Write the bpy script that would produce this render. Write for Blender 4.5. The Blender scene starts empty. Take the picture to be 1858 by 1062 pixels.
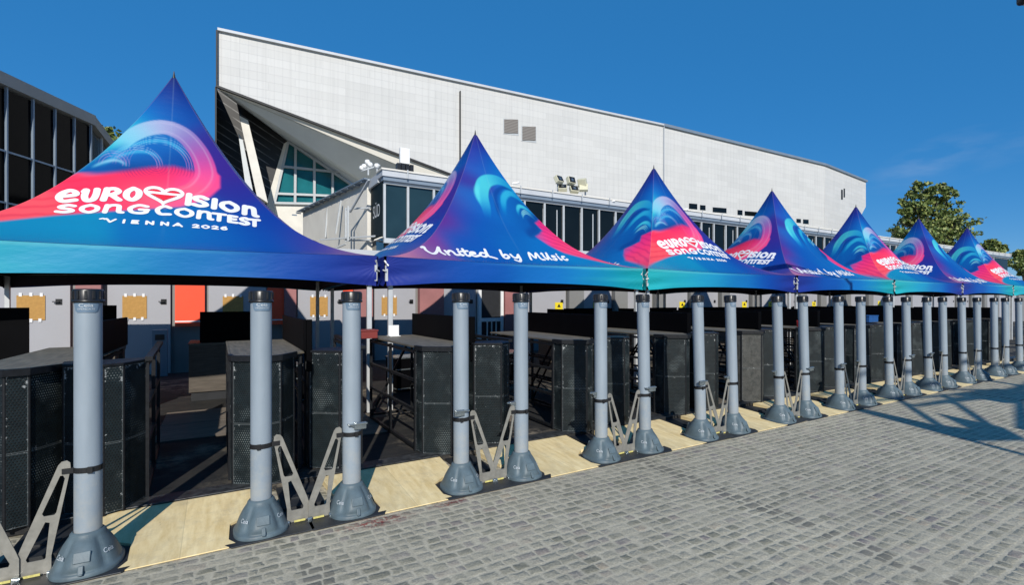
import bpy, bmesh, math, random
import numpy as np
from mathutils import Vector, Matrix
random.seed(7)
R = math.radians
S = bpy.context.scene
COL = S.collection
# ------------------------------------------------------------------ camera, world, sun, exposure
TH = 0.979
CS, SN = math.cos(TH), math.sin(TH)
CAMZ = 1.677
cam = bpy.data.cameras.new("camera")
camo = bpy.data.objects.new("camera", cam); COL.objects.link(camo)
cam.sensor_width = 36; cam.lens = 952/1858*36
cam.shift_x = -(1037-929)/1858; cam.shift_y = (546.6-531)/1858
cam.clip_start = 0.05; cam.clip_end = 3000
camo.location = (0, 0, CAMZ)
camo.rotation_euler = (R(90), 0, math.atan2(-CS, SN))
S.camera = camo
SUN_EL, SUN_AZ = 29.5, 20.5      # light travels towards +Y, turned 20.5 deg to +X
w = bpy.data.worlds.new("World"); S.world = w; w.use_nodes = True
nt = w.node_tree; nt.nodes.clear()
out = nt.nodes.new('ShaderNodeOutputWorld'); bg = nt.nodes.new('ShaderNodeBackground')
sky = nt.nodes.new('ShaderNodeTexSky'); sky.sky_type = 'NISHITA'; sky.sun_disc = False
sky.sun_elevation = R(SUN_EL); sky.sun_rotation = R(180+SUN_AZ)
sky.altitude = 2200; sky.air_density = 1.0; sky.dust_density = 0.0; sky.ozone_density = 3.5
hs = nt.nodes.new('ShaderNodeHueSaturation'); hs.inputs['Saturation'].default_value = 1.32; hs.inputs['Value'].default_value = 1.0
mx = nt.nodes.new('ShaderNodeMix'); mx.data_type = 'RGBA'; mx.inputs[0].default_value = 0.62; mx.inputs[7].default_value = (0.30, 1.86, 4.60, 1)   # evens out the clear sky
nt.links.new(sky.outputs[0], hs.inputs['Color']); nt.links.new(hs.outputs[0], mx.inputs[6]); 
# one faint wisp of cloud low in the east
tcw = nt.nodes.new('ShaderNodeTexCoord')
def wm(op, a, b=None):
    n_ = nt.nodes.new('ShaderNodeMath'); n_.operation = op; n_.use_clamp = False
    for i_, v_ in enumerate((a, b)):
        if v_ is None: continue
        if isinstance(v_, (int, float)): n_.inputs[i_].default_value = v_
        else: nt.links.new(v_, n_.inputs[i_])
    return n_.outputs[0]
def wisp(az, el, ra, re):
    sp = nt.nodes.new('ShaderNodeSeparateXYZ'); nt.links.new(tcw.outputs['Generated'], sp.inputs[0])
    a_ = wm('SUBTRACT', wm('ARCTAN2', sp.outputs[1], sp.outputs[0]), az); e_ = wm('SUBTRACT', sp.outputs[2], el)
    e_ = wm('ADD', e_, wm('MULTIPLY', a_, 0.28))
    return wm('SUBTRACT', 1.0, wm('ADD', wm('POWER', wm('ABSOLUTE', wm('DIVIDE', a_, ra)), 2.0), wm('POWER', wm('ABSOLUTE', wm('DIVIDE', e_, re)), 2.0)))
cn = nt.nodes.new('ShaderNodeTexNoise'); cn.inputs['Scale'].default_value = 16; cn.inputs['Detail'].default_value = 6
mp_ = nt.nodes.new('ShaderNodeMapping'); mp_.inputs['Scale'].default_value = (1, 1, 3.5); nt.links.new(tcw.outputs['Generated'], mp_.inputs[0]); nt.links.new(mp_.outputs[0], cn.inputs['Vector'])
wsum = wm('MAXIMUM', wm('MAXIMUM', wisp(0.38, 0.215, 0.10, 0.035), 0.0), wm('MULTIPLY', wm('MAXIMUM', wisp(0.22, 0.24, 0.22, 0.03), 0.0), 0.5))
wf = wm('MULTIPLY', wm('MULTIPLY', wsum, wm('MAXIMUM', wm('SUBTRACT', cn.outputs[0], 0.35), 0.0)), 0.3)
mw = nt.nodes.new('ShaderNodeMix'); mw.data_type = 'RGBA'; nt.links.new(wf, mw.inputs[0]); nt.links.new(mx.outputs[2], mw.inputs[6]); mw.inputs[7].default_value = (5.5, 6.0, 6.6, 1)
nt.links.new(mw.outputs[2], bg.inputs[0])
bg.inputs[1].default_value = 0.12
nt.links.new(bg.outputs[0], out.inputs[0])
sl = bpy.data.lights.new("sun", 'SUN'); sl.energy = 4.8; sl.angle = R(0.53); sl.color = (1.0, 0.95, 0.87)
so = bpy.data.objects.new("sun", sl); COL.objects.link(so)
ld = Vector((math.sin(R(SUN_AZ))*math.cos(R(SUN_EL)), math.cos(R(SUN_AZ))*math.cos(R(SUN_EL)), -math.sin(R(SUN_EL))))
so.rotation_euler = ld.to_track_quat('-Z', 'Y').to_euler(); so.location = (-5, -12, 12)
S.view_settings.view_transform = 'Standard'; S.view_settings.look = 'None'
S.view_settings.exposure = 0.0; S.view_settings.gamma = 1.0
S.render.engine = 'CYCLES'

# ------------------------------------------------------------------ helpers: points
def ray(px, py):
    r = (px-1037)/952
    return CS+SN*r, SN-CS*r, -(py-546.6)/952
def atY(px, py, Y):
    a, b, d = ray(px, py); t = Y/b; return Vector((a*t, Y, CAMZ+d*t))
def atX(px, py, X):
    a, b, d = ray(px, py); t = X/a; return Vector((X, b*t, CAMZ+d*t))
def atF(px, py, fw):
    a, b, d = ray(px, py); return Vector((a*fw, b*fw, CAMZ+d*fw))
def onplane(px, py, p0, ang):   # vertical plane through p0 (x,y) running along ang
    a, b, d = ray(px, py); nx, ny = -math.sin(ang), math.cos(ang)
    t = (p0[0]*nx+p0[1]*ny)/(a*nx+b*ny); return Vector((a*t, b*t, CAMZ+d*t))

# ------------------------------------------------------------------ helpers: materials
def lin(c):
    c = c/255.0
    return c/12.92 if c <= 0.04045 else ((c+0.055)/1.055)**2.4
def L3(r, g, b): return (lin(r), lin(g), lin(b), 1)
class NB:
    def __init__(s, name):
        s.m = bpy.data.materials.new(name); s.m.use_nodes = True; s.t = s.m.node_tree
        s.p = s.t.nodes['Principled BSDF']
    def n(s, typ, **kw):
        n = s.t.nodes.new(typ)
        for k, v in kw.items(): setattr(n, k, v)
        return n
    def l(s, a, b): s.t.links.new(a, b)
    def put(s, sock, v):
        if isinstance(v, (int, float)): sock.default_value = v
        elif isinstance(v, tuple): sock.default_value = v
        else: s.l(v, sock)
    def math(s, op, a, b=0.0, c=None, clamp=False):
        n = s.n('ShaderNodeMath', operation=op); n.use_clamp = clamp
        s.put(n.inputs[0], a); s.put(n.inputs[1], b)
        if c is not None: s.put(n.inputs[2], c)
        return n.outputs[0]
    def mix(s, f, a, b, mode='MIX'):
        n = s.n('ShaderNodeMix', data_type='RGBA', blend_type=mode)
        s.put(n.inputs[0], f); s.put(n.inputs[6], a); s.put(n.inputs[7], b); return n.outputs[2]
    def noise(s, vec, scale, detail=3, rough=0.55, dim='3D'):
        n = s.n('ShaderNodeTexNoise'); n.noise_dimensions = dim
        n.inputs['Scale'].default_value = scale; n.inputs['Detail'].default_value = detail
        n.inputs['Roughness'].default_value = rough
        if vec is not None: s.l(vec, n.inputs['Vector'])
        return n.outputs[0]
    def ramp(s, f, pts):
        n = s.n('ShaderNodeValToRGB'); e = n.color_ramp.elements
        while len(e) < len(pts): e.new(0.5)
        for i, (p, c) in enumerate(pts):
            e[i].position = p; e[i].color = c if isinstance(c, tuple) else (c, c, c, 1)
        s.put(n.inputs[0], f); return n.outputs[0]
    def obj(s): return s.n('ShaderNodeTexCoord').outputs['Object']
    def geo(s): return s.n('ShaderNodeNewGeometry').outputs['Position']
    def bump(s, h, strength=0.3, dist=0.01):
        n = s.n('ShaderNodeBump'); n.inputs['Strength'].default_value = strength; n.inputs['Distance'].default_value = dist
        s.l(h, n.inputs['Height']); s.l(n.outputs[0], s.p.inputs['Normal'])
    def mapping(s, vec, scale=(1, 1, 1), rot=(0, 0, 0)):
        n = s.n('ShaderNodeMapping'); n.inputs['Scale'].default_value = scale; n.inputs['Rotation'].default_value = rot
        s.l(vec, n.inputs['Vector']); return n.outputs[0]
def simple(name, col, rough=0.6, metal=0.0, var=0.15, scale=6, bump=0.0, spec=0.5, bscale=60, coord='obj', stretch=(1, 1, 1)):
    b = NB(name); vec = b.obj() if coord == 'obj' else b.geo()
    vec = b.mapping(vec, stretch)
    nz = b.noise(vec, scale, 5, 0.6)
    lo = tuple(x*(1-var) for x in col[:3])+(1,); hi = tuple(min(1, x*(1+var)) for x in col[:3])+(1,)
    b.l(b.ramp(nz, [(0.3, lo), (0.7, hi)]), b.p.inputs['Base Color'])
    b.p.inputs['Roughness'].default_value = rough; b.p.inputs['Metallic'].default_value = metal
    b.p.inputs['Specular IOR Level'].default_value = spec
    if bump: b.bump(b.noise(vec, bscale, 4), bump, 0.004)
    return b.m
M = {}
def pole_mat():
    b = NB('pillar_grey_plastic'); g = b.obj(); oi = b.n('ShaderNodeObjectInfo').outputs['Random']
    o_ = b.n('ShaderNodeCombineXYZ'); b.l(b.math('MULTIPLY', oi, 31.0), o_.inputs[0]); v_ = b.n('ShaderNodeVectorMath', operation='ADD'); b.l(g, v_.inputs[0]); b.l(o_.outputs[0], v_.inputs[1]); v = v_.outputs[0]
    c = b.ramp(b.noise(b.mapping(v, (1, 1, .25)), 7, 5, .6), [(.3, L3(127, 138, 147)), (.7, L3(140, 151, 160))])
    sc = b.ramp(b.noise(b.mapping(v, (9, 9, 1.2)), 7, 6, .75), [(.66, 0.0), (.72, 1.0)])
    c = b.mix(b.math('MULTIPLY', sc, .45), c, L3(96, 104, 110))
    sz = b.n('ShaderNodeSeparateXYZ'); b.l(g, sz.inputs[0]); dust = b.ramp(b.math('SUBTRACT', b.noise(v, 12, 5, .7), b.math('MULTIPLY', sz.outputs[2], .55)), [(.18, 0.0), (.45, 1.0)])
    c = b.mix(b.math('MULTIPLY', dust, .30), c, L3(170, 165, 150))
    b.l(c, b.p.inputs['Base Color']); b.p.inputs['Roughness'].default_value = .48; b.bump(b.noise(v, 120, 3), .05, .002); return b.m
M['pole'] = pole_mat()
M['base'] = simple('base_slate_plastic', L3(82, 97, 104), 0.5, 0, 0.22, 9, 0.2, 0.4, 90)
M['badge'] = simple('badge_slate', L3(98, 118, 136), 0.4, 0, 0.05)
M['cap'] = simple('black_plastic', (0.012, 0.012, 0.013, 1), 0.35, 0, 0.2)
M['rubber'] = simple('black_rubber_plate', (0.022, 0.024, 0.027, 1), 0.5, 0, 0.35, 9, 0.2)
M['steel'] = simple('galvanised_bracket', L3(150, 147, 138), 0.42, 0.45, 0.2, 14, 0.05)
M['chrome'] = simple('silver_clamp', L3(150, 158, 160), 0.25, 0.8, 0.2, 20)
M['alu'] = simple('aluminium_leg', L3(196, 198, 198), 0.4, 0.25, 0.10, 5)
M['white'] = simple('white_paint', (0.72, 0.72, 0.7, 1), 0.5, 0, 0.05)
M['ink'] = simple('white_print', (0.70, 0.70, 0.72, 1), 0.55, 0, 0.03)
M['logogrey'] = simple('pale_print', (0.50, 0.54, 0.57, 1), 0.5, 0, 0.03)
M['red'] = simple('red_print', L3(214, 34, 52), 0.5, 0, 0.05)
M['blackframe'] = simple('black_steel_frame', (0.009, 0.010, 0.012, 1), 0.5, 0.0, 0.4, 30, 0.1, 0.25)
M['screen'] = simple('black_screen_board', (0.0015, 0.0015, 0.002, 1), 0.6, 0, 0.3, 4, 0, 0.05)
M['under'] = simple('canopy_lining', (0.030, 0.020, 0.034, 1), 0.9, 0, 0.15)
M['card'] = simple('brown_cardboard', L3(176, 134, 72), 0.85, 0, 0.12, 18)
M['tape'] = simple('white_tape', (0.75, 0.75, 0.75, 1), 0.5, 0, 0.02)
M['orange'] = simple('orange_sheet', L3(238, 78, 42), 0.55, 0, 0.05, 2)
M['rose'] = simple('rose_cladding', L3(150, 100, 98), 0.6, 0, 0.14, 1.5)
M['door'] = simple('grey_door_paint', L3(158, 158, 162), 0.5, 0, 0.04, 1.2)
M['gcol'] = simple('grey_column_paint', L3(122, 122, 120), 0.55, 0, 0.08, 1.2)
M['yellow'] = simple('yellow_sign', L3(226, 204, 40), 0.5, 0, 0.03)
M['paleyellow'] = simple('faded_yellow_sticker', L3(196, 186, 110), 0.6, 0, 0.3, 40)
M['darkred'] = simple('dark_red_plastic', L3(120, 44, 38), 0.5, 0, 0.1)
M['dark'] = simple('dark_recess', (0.01, 0.011, 0.013, 1), 0.6, 0, 0.3)
M['redplastic'] = simple('red_plastic', L3(216, 40, 48), 0.4, 0, 0.03)
M['mull'] = simple('pale_mullion', L3(176, 180, 182), 0.5, 0.1, 0.06)
M['lamp'] = simple('cream_lamp_housing', L3(200, 196, 170), 0.5, 0, 0.05)
M['bark'] = simple('bark', (0.07, 0.055, 0.04, 1), 0.9, 0, 0.3, 8, 0.5)
M['concrete'] = simple('pale_concrete', L3(214, 210, 200), 0.8, 0, 0.10, 0.6, 0.15, 0.3, 12, 'geo')
M['soffit'] = simple('grey_soffit', L3(204, 210, 214), 0.8, 0, 0.10, 0.25, 0.0, 0.3, 12, 'geo')
M['strip'] = simple('pale_edge_band', L3(212, 208, 198), 0.7, 0, 0.06, 0.3, 0, 0.3, 12, 'geo')
M['greenpanel'] = simple('dark_green_panel', L3(14, 28, 30), 0.6, 0, 0.1, 6, 0, 0.15)
M['parapet'] = simple('roof_parapet', L3(182, 186, 190), 0.6, 0.1, 0.07, 0.8, 0, 0.4, 12, 'geo')
M['fasciablue'] = simple('grey_blue_fascia', L3(120, 134, 148), 0.5, 0.2, 0.08, 0.8, 0, 0.4, 12, 'geo')

def glass_mat(name, col, rough=0.06, spec=0.6):
    b = NB(name); g = b.geo()
    nz = b.noise(g, 0.35, 3)
    b.l(b.ramp(nz, [(0.35, tuple(c*0.5 for c in col[:3])+(1,)), (0.7, col)]), b.p.inputs['Base Color'])
    b.p.inputs['Roughness'].default_value = rough; b.p.inputs['Specular IOR Level'].default_value = spec
    b.bump(b.noise(g, 0.8, 2), 0.05, 0.05)
    return b.m
M['glass'] = glass_mat('dark_window_glass', (0.006, 0.009, 0.010, 1), 0.08, 0.25)
M['glassleft'] = glass_mat('black_curtain_glass', (0.002, 0.002, 0.003, 1), 0.1, 0.04)
M['glassblue'] = glass_mat('blue_grey_glass', (0.02, 0.045, 0.055, 1), 0.05, 0.5)
M['teal'] = glass_mat('teal_glass', L3(36, 112, 118), 0.12, 0.35)

def cladding():
    b = NB('white_metal_cladding'); uv = b.n('ShaderNodeUVMap').outputs[0]
    br = b.n('ShaderNodeTexBrick'); b.l(uv, br.inputs['Vector'])
    br.inputs['Scale'].default_value = 1.0; br.inputs['Brick Width'].default_value = 4.2; br.inputs['Row Height'].default_value = 0.72
    br.inputs['Mortar Size'].default_value = 0.022; br.inputs['Mortar Smooth'].default_value = 0.4
    br.inputs['Color1'].default_value = (0.51, 0.51, 0.495, 1); br.inputs['Color2'].default_value = (0.555, 0.555, 0.54, 1)
    br.inputs['Mortar'].default_value = (0.45, 0.45, 0.445, 1); br.offset_frequency = 2
    sx = b.n('ShaderNodeSeparateXYZ'); b.l(uv, sx.inputs[0])
    rib = b.math('FRACT', b.math('MULTIPLY', sx.outputs[0], 1.55))
    ribm = b.math('LESS_THAN', rib, 0.13)
    nz = b.noise(b.mapping(uv, (0.25, 0.08, 1)), 1.0, 5, 0.6)
    nz2 = b.noise(b.mapping(uv, (2.5, 0.12, 1)), 1.0, 3, 0.6)
    c = b.mix(b.math('MULTIPLY', ribm, 0.22), br.outputs[0], (0.36, 0.36, 0.36, 1))
    c = b.mix(b.math('MULTIPLY', b.ramp(nz, [(0.4, 0.0), (0.72, 1.0)]), 0.35), c, (0.62, 0.61, 0.58, 1))
    c = b.mix(b.math('MULTIPLY', b.ramp(nz2, [(0.48, 0.0), (0.8, 1.0)]), 0.30), c, (0.37, 0.37, 0.36, 1))
    b.l(c, b.p.inputs['Base Color']); b.p.inputs['Roughness'].default_value = 0.55
    b.p.inputs['Specular IOR Level'].default_value = 0.3
    b.bump(b.math('SUBTRACT', 1.0, br.outputs[1]), 0.25, 0.03)
    return b.m
M['clad'] = cladding()

def cobbles():
    b = NB('granite_setts'); g = b.geo()
    # warp
    wn = b.n('ShaderNodeTexNoise'); wn.inputs['Scale'].default_value = 1.6; wn.inputs['Detail'].default_value = 2; b.l(g, wn.inputs['Vector'])
    wv = b.n('ShaderNodeVectorMath', operation='MULTIPLY_ADD'); b.l(wn.outputs[1], wv.inputs[0]); wv.inputs[1].default_value = (0.05, 0.035, 0); b.l(g, wv.inputs[2])
    wn2 = b.n('ShaderNodeTexNoise'); wn2.inputs['Scale'].default_value = 22; wn2.inputs['Detail'].default_value = 2; b.l(g, wn2.inputs['Vector'])
    wv2 = b.n('ShaderNodeVectorMath', operation='MULTIPLY_ADD'); b.l(wn2.outputs[1], wv2.inputs[0]); wv2.inputs[1].default_value = (0.030, 0.030, 0); b.l(wv.outputs[0], wv2.inputs[2])
    sx = b.n('ShaderNodeSeparateXYZ'); b.l(wv2.outputs[0], sx.inputs[0])
    RW, LW = 0.094, 0.086
    rv = b.math('DIVIDE', sx.outputs[1], RW); row = b.math('FLOOR', rv); fy = b.math('SUBTRACT', rv, row)
    wr = b.n('ShaderNodeTexWhiteNoise'); wr.noise_dimensions = '1D'; b.l(row, wr.inputs['W'])
    # per-row stone length
    ln = b.math('MULTIPLY_ADD', wr.outputs[0], 0.045, LW)
    u = b.math('ADD', b.math('DIVIDE', sx.outputs[0], ln), b.math('MULTIPLY', wr.outputs[0], 37.3))
    # uneven lengths inside the row
    nl = b.n('ShaderNodeTexNoise'); nl.noise_dimensions = '2D'; nl.inputs['Scale'].default_value = 0.9; nl.inputs['Detail'].default_value = 1
    cu = b.n('ShaderNodeCombineXYZ'); b.l(u, cu.inputs[0]); b.l(b.math('MULTIPLY', row, 3.7), cu.inputs[1]); b.l(cu.outputs[0], nl.inputs['Vector'])
    u = b.math('MULTIPLY_ADD', nl.outputs[0], 1.1, u)
    ci = b.math('FLOOR', u); fx = b.math('SUBTRACT', u, ci)
    cc = b.n('ShaderNodeCombineXYZ'); b.l(ci, cc.inputs[0]); b.l(row, cc.inputs[1])
    wc = b.n('ShaderNodeTexWhiteNoise'); wc.noise_dimensions = '2D'; b.l(cc.outputs[0], wc.inputs['Vector'])
    rnd = b.n('ShaderNodeSeparateColor'); b.l(wc.outputs[1], rnd.inputs[0])
    ax = b.math('ABSOLUTE', b.math('SUBTRACT', fx, 0.5)); ay = b.math('ABSOLUTE', b.math('SUBTRACT', fy, 0.5))
    hx = b.math('MULTIPLY_ADD', rnd.outputs[0], 0.08, 0.24); hy = b.math('MULTIPLY_ADD', rnd.outputs[1], 0.07, 0.21)
    dx = b.math('MAXIMUM', b.math('SUBTRACT', ax, hx), 0); dy = b.math('MAXIMUM', b.math('SUBTRACT', ay, hy), 0)
    d = b.math('SQRT', b.math('ADD', b.math('MULTIPLY', dx, dx), b.math('MULTIPLY', dy, dy)))
    mask = b.ramp(b.math('ADD', d, b.math('MULTIPLY_ADD', b.noise(g, 45, 4, 0.7), 0.12, -0.06)), [(0.07, 1.0), (0.19, 0.0)])       # 1 on stone
    dome = b.ramp(b.math('MAXIMUM', b.math('MULTIPLY', ax, 1.0), ay), [(0.15, 1.0), (0.45, 0.0)])
    big = b.noise(g, 0.33, 5, 0.6); fine = b.noise(g, 70, 5, 0.7); mid = b.noise(g, 7, 4, 0.6)
    stone = b.ramp(rnd.outputs[2], [(0.0, (0.19, 0.195, 0.165, 1)), (0.35, (0.27, 0.273, 0.235, 1)), (0.75, (0.335, 0.335, 0.29, 1)), (0.93, (0.21, 0.20, 0.205, 1)), (1.0, (0.35, 0.32, 0.26, 1))])
    stone = b.mix(0.8, stone, b.ramp(fine, [(0.3, (0.62, 0.62, 0.62, 1)), (0.7, (1.5, 1.5, 1.48, 1))]), 'MULTIPLY')
    mort = b.mix(0.6, b.ramp(mid, [(0.3, (0.36, 0.358, 0.305, 1)), (0.7, (0.50, 0.492, 0.42, 1))]), b.ramp(fine, [(0.3, (0.6, 0.6, 0.6, 1)), (0.7, (1.4, 1.4, 1.4, 1))]), 'MULTIPLY')
    # sand covers some stones
    sand = b.math('MULTIPLY', b.ramp(b.noise(g, 2.3, 4, 0.65), [(0.44, 0.0), (0.68, 1.0)]), 0.70)
    mk = b.math('MULTIPLY', mask, b.math('SUBTRACT', 1.0, sand))
    # a row of bare joints across the rows
    col = b.mix(mk, mort, stone)
    px = b.n('ShaderNodeSeparateXYZ'); b.l(g, px.inputs[0])
    jl = b.math('ADD', px.outputs[0], b.math('MULTIPLY', px.outputs[1], -0.03))
    lines = None
    for xc in (3.57, 7.45, 11.2, 0.4):
        m_ = b.math('LESS_THAN', b.math('ABSOLUTE', b.math('SUBTRACT', jl, xc)), 0.085)
        lines = m_ if lines is None else b.math('MAXIMUM', lines, m_)
    lines = b.math('MULTIPLY', b.math('MULTIPLY', lines, mask), b.math('GREATER_THAN', rnd.outputs[0], 0.38))
    col = b.mix(b.math('MULTIPLY', lines, 0.62), col, (0.12, 0.122, 0.115, 1))
    # reddish pigment spill by the ramp
    def spot(x, y, rx, ry):
        a_ = b.math('DIVIDE', b.math('SUBTRACT', px.outputs[0], x), rx); c_ = b.math('DIVIDE', b.math('SUBTRACT', px.outputs[1], y), ry)
        return b.math('SUBTRACT', 1.0, b.math('SQRT', b.math('ADD', b.math('MULTIPLY', a_, a_), b.math('MULTIPLY', c_, c_))))
    sp = b.math('MAXIMUM', spot(1.0, 4.12, 0.34, 0.12), spot(1.6, 4.17, 0.25, 0.07))
    sp = b.math('MULTIPLY', b.math('MAXIMUM', sp, 0), b.ramp(b.noise(g, 26, 4, 0.8), [(0.45, 0.0), (0.6, 1.0)]), clamp=True)
    col = b.mix(b.math('MULTIPLY', sp, 1.6, clamp=True), col, (0.20, 0.05, 0.05, 1))
    col = b.mix(0.55, col, b.ramp(big, [(0.3, (0.72, 0.72, 0.72, 1)), (0.7, (1.22, 1.21, 1.17, 1))]), 'MULTIPLY')
    col = b.mix(1.0, col, (1.04, 0.955, 0.85, 1), 'MULTIPLY')
    b.l(col, b.p.inputs['Base Color']); b.p.inputs['Roughness'].default_value = 0.78; b.p.inputs['Specular IOR Level'].default_value = 0.3
    h = b.math('ADD', b.math('MULTIPLY', b.math('MULTIPLY', mk, dome), 1.0), b.math('MULTIPLY', fine, 0.30))
    b.bump(h, 0.6, 0.010)
    return b.m
M['setts'] = cobbles()

def wood(name, c1, c2, plank=0.3, axis=0, wear=0.0, rough=0.6, stretch=14):
    b = NB(name); g = b.obj()
    sc = (1.5, stretch, stretch) if axis == 0 else (stretch, 1.5, stretch)
    grain = b.noise(b.mapping(g, sc), 2.2, 6, 0.65)
    sx = b.n('ShaderNodeSeparateXYZ'); b.l(g, sx.inputs[0])
    pl = b.math('FLOOR', b.math('DIVIDE', sx.outputs[1 if axis == 0 else 0], plank))
    wn = b.n('ShaderNodeTexWhiteNoise'); wn.noise_dimensions = '1D'; b.l(pl, wn.inputs['W'])
    col = b.ramp(grain, [(0.3, c1), (0.7, c2)])
    col = b.mix(0.6, col, b.ramp(wn.outputs[0], [(0, (0.80, 0.80, 0.80, 1)), (1, (1.15, 1.13, 1.1, 1))]), 'MULTIPLY')
    fr = b.math('FRACT', b.math('DIVIDE', sx.outputs[1 if axis == 0 else 0], plank))
    seam = b.math('LESS_THAN', fr, 0.012/plank*0.5)
    col = b.mix(b.math('MULTIPLY', seam, 0.55 if name != 'birch_plywood' else 0.22), col, (0.02, 0.018, 0.015, 1))
    if name == 'birch_plywood':
        dz = b.ramp(b.noise(g, 5, 6, 0.75), [(0.48, 0.0), (0.75, 1.0)]); col = b.mix(b.math('MULTIPLY', dz, 0.42), col, (0.34, 0.30, 0.22, 1))
        kz = b.ramp(b.noise(b.mapping(g, (6, 1, 1)), 5, 4, 0.7), [(0.66, 0.0), (0.70, 1.0)]); col = b.mix(b.math('MULTIPLY', kz, 0.35), col, (0.30, 0.22, 0.13, 1))
    if wear:
        wz = b.math('MULTIPLY', b.ramp(b.noise(g, 4.1, 6, 0.75), [(0.44, 0.0), (0.62, 1.0)]), b.ramp(b.noise(g, .55, 2, .5), [(0.50, 0.06), (0.60, 1.0)]))
        col = b.mix(b.math('MULTIPLY', wz, wear), col, (0.25, 0.21, 0.155, 1))
    b.l(col, b.p.inputs['Base Color']); b.p.inputs['Roughness'].default_value = rough
    b.p.inputs['Specular IOR Level'].default_value = 0.3
    b.bump(grain, 0.25, 0.003); return b.m
M['ramp'] = wood('birch_plywood', L3(220, 194, 138), L3(248, 228, 178), 0.62, 1, 0, 0.62, 9)
M['floor'] = wood('worn_black_decking', (0.010, 0.011, 0.012, 1), (0.026, 0.026, 0.026, 1), 1.1, 0, 0.9, 0.8)
M['tabletop'] = wood('weathered_board', (0.085, 0.077, 0.062, 1), (0.19, 0.168, 0.13, 1), 1.0, 1, 0.3, 0.6)
M['crate'] = wood('weathered_plywood_box', (0.12, 0.10, 0.08, 1), (0.25, 0.21, 0.17, 1), 0.5, 0, 0.3, 0.75)

def perforated(name, base, dots, dust):
    b = NB(name); uv = b.n('ShaderNodeUVMap').outputs[0]
    sx = b.n('ShaderNodeSeparateXYZ'); b.l(uv, sx.inputs[0])
    P = 0.019
    v = b.math('DIVIDE', sx.outputs[1], P); row = b.math('FLOOR', v)
    odd = b.math('MULTIPLY', b.math('MODULO', row, 2.0), 0.5)
    u = b.math('ADD', b.math('DIVIDE', sx.outputs[0], P), odd)
    dx = b.math('SUBTRACT', b.math('FRACT', u), 0.5); dy = b.math('SUBTRACT', b.math('FRACT', v), 0.5)
    d = b.math('SQRT', b.math('ADD', b.math('MULTIPLY', dx, dx), b.math('MULTIPLY', dy, dy)))
    hole = b.ramp(d, [(0.22, 1.0), (0.30, 0.0)])
    g = b.obj()
    oi = b.n('ShaderNodeObjectInfo').outputs['Random']
    off = b.n('ShaderNodeCombineXYZ'); b.l(b.math('MULTIPLY', oi, 40.0), off.inputs[0])
    gv = b.n('ShaderNodeVectorMath', operation='ADD'); b.l(g, gv.inputs[0]); b.l(off.outputs[0], gv.inputs[1]); g = gv.outputs[0]
    patch = b.ramp(b.noise(g, 2.6, 3, 0.6), [(0.52, 0.0), (0.64, 1.0)])
    nz = b.noise(g, 9, 6, 0.75)
    c = b.ramp(nz, [(0.3, tuple(x*0.6 for x in base[:3])+(1,)), (0.75, tuple(x*1.7 for x in base[:3])+(1,))])
    c = b.mix(hole, c, b.mix(patch, (0.002, 0.002, 0.002, 1), dots))  # some holes coloured pale, as light showing through from behind
    # chipped paint near the edges (top, bottom, sides) of every panel
    at = b.n('ShaderNodeUVMap'); at.uv_map = 'edge'; se = b.n('ShaderNodeSeparateXYZ'); b.l(at.outputs[0], se.inputs[0])
    e = b.math('MINIMUM', se.outputs[0], se.outputs[1])
    edge = b.ramp(e, [(0.0, 1.0), (0.035, 0.0)])
    chip = b.ramp(b.math('ADD', b.noise(g, 24, 5, 0.8), b.math('ADD', b.math('MULTIPLY', edge, 0.15), b.math('MULTIPLY', b.math('GREATER_THAN', sx.outputs[1], 1.06), 0.07))), [(0.70, 0.0), (0.75, 1.0)])
    c = b.mix(b.math('MULTIPLY', chip, 0.8), c, (0.42, 0.44, 0.44, 1))
    rim = b.math('LESS_THAN', e, 0.006)
    c = b.mix(b.math('MULTIPLY', rim, 0.6), c, (0.09, 0.105, 0.11, 1))
    if dust: c = b.mix(b.math('MULTIPLY', b.ramp(b.noise(g, 14, 6, 0.8), [(0.35, 0.0), (0.8, 1.0)]), dust), c, (0.16, 0.155, 0.14, 1))
    b.l(c, b.p.inputs['Base Color']); b.p.inputs['Roughness'].default_value = 0.5; b.p.inputs['Specular IOR Level'].default_value = 0.25
    b.bump(b.math('SUBTRACT', 1.0, hole), 0.4, 0.003); return b.m
M['perf'] = perforated('perforated_black_steel', (0.006, 0.0115, 0.014, 1), (0.12, 0.14, 0.14, 1), 0.04)
M['perfd'] = perforated('dusty_perforated_steel', (0.035, 0.038, 0.036, 1), (0.12, 0.12, 0.11, 1), 0.55)

def fabric():
    b = NB('printed_canopy_fabric'); at = b.n('ShaderNodeVertexColor'); at.layer_name = 'print'
    b.l(at.outputs[0], b.p.inputs['Base Color']); b.p.inputs['Roughness'].default_value = 0.5
    b.p.inputs['Specular IOR Level'].default_value = 0.22
    g = b.obj(); s1 = b.n('ShaderNodeSeparateXYZ'); b.l(g, s1.inputs[0])
    # tension creases fan out from the corners; soft sag everywhere
    ax_ = b.math('ABSOLUTE', s1.outputs[0]); ay_ = b.math('ABSOLUTE', s1.outputs[1])
    cxm = b.math('SUBTRACT', 2.5, b.math('MINIMUM', ax_, ay_)); an = b.math('ARCTAN2', b.math('SUBTRACT', s1.outputs[2], 2.2), cxm)
    fan = b.math('MULTIPLY', b.math('SINE', b.math('MULTIPLY', an, 24.0)), b.math('SUBTRACT', 1.0, b.math('MULTIPLY', cxm, 0.75), clamp=True))
    h = b.math('ADD', b.math('MULTIPLY', fan, 0.08), b.noise(b.mapping(g, (1, 1, 2.5)), 2.6, 5, 0.55))
    b.bump(h, 0.22, 0.05)
    return b.m
M['canopy'] = fabric()

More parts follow.
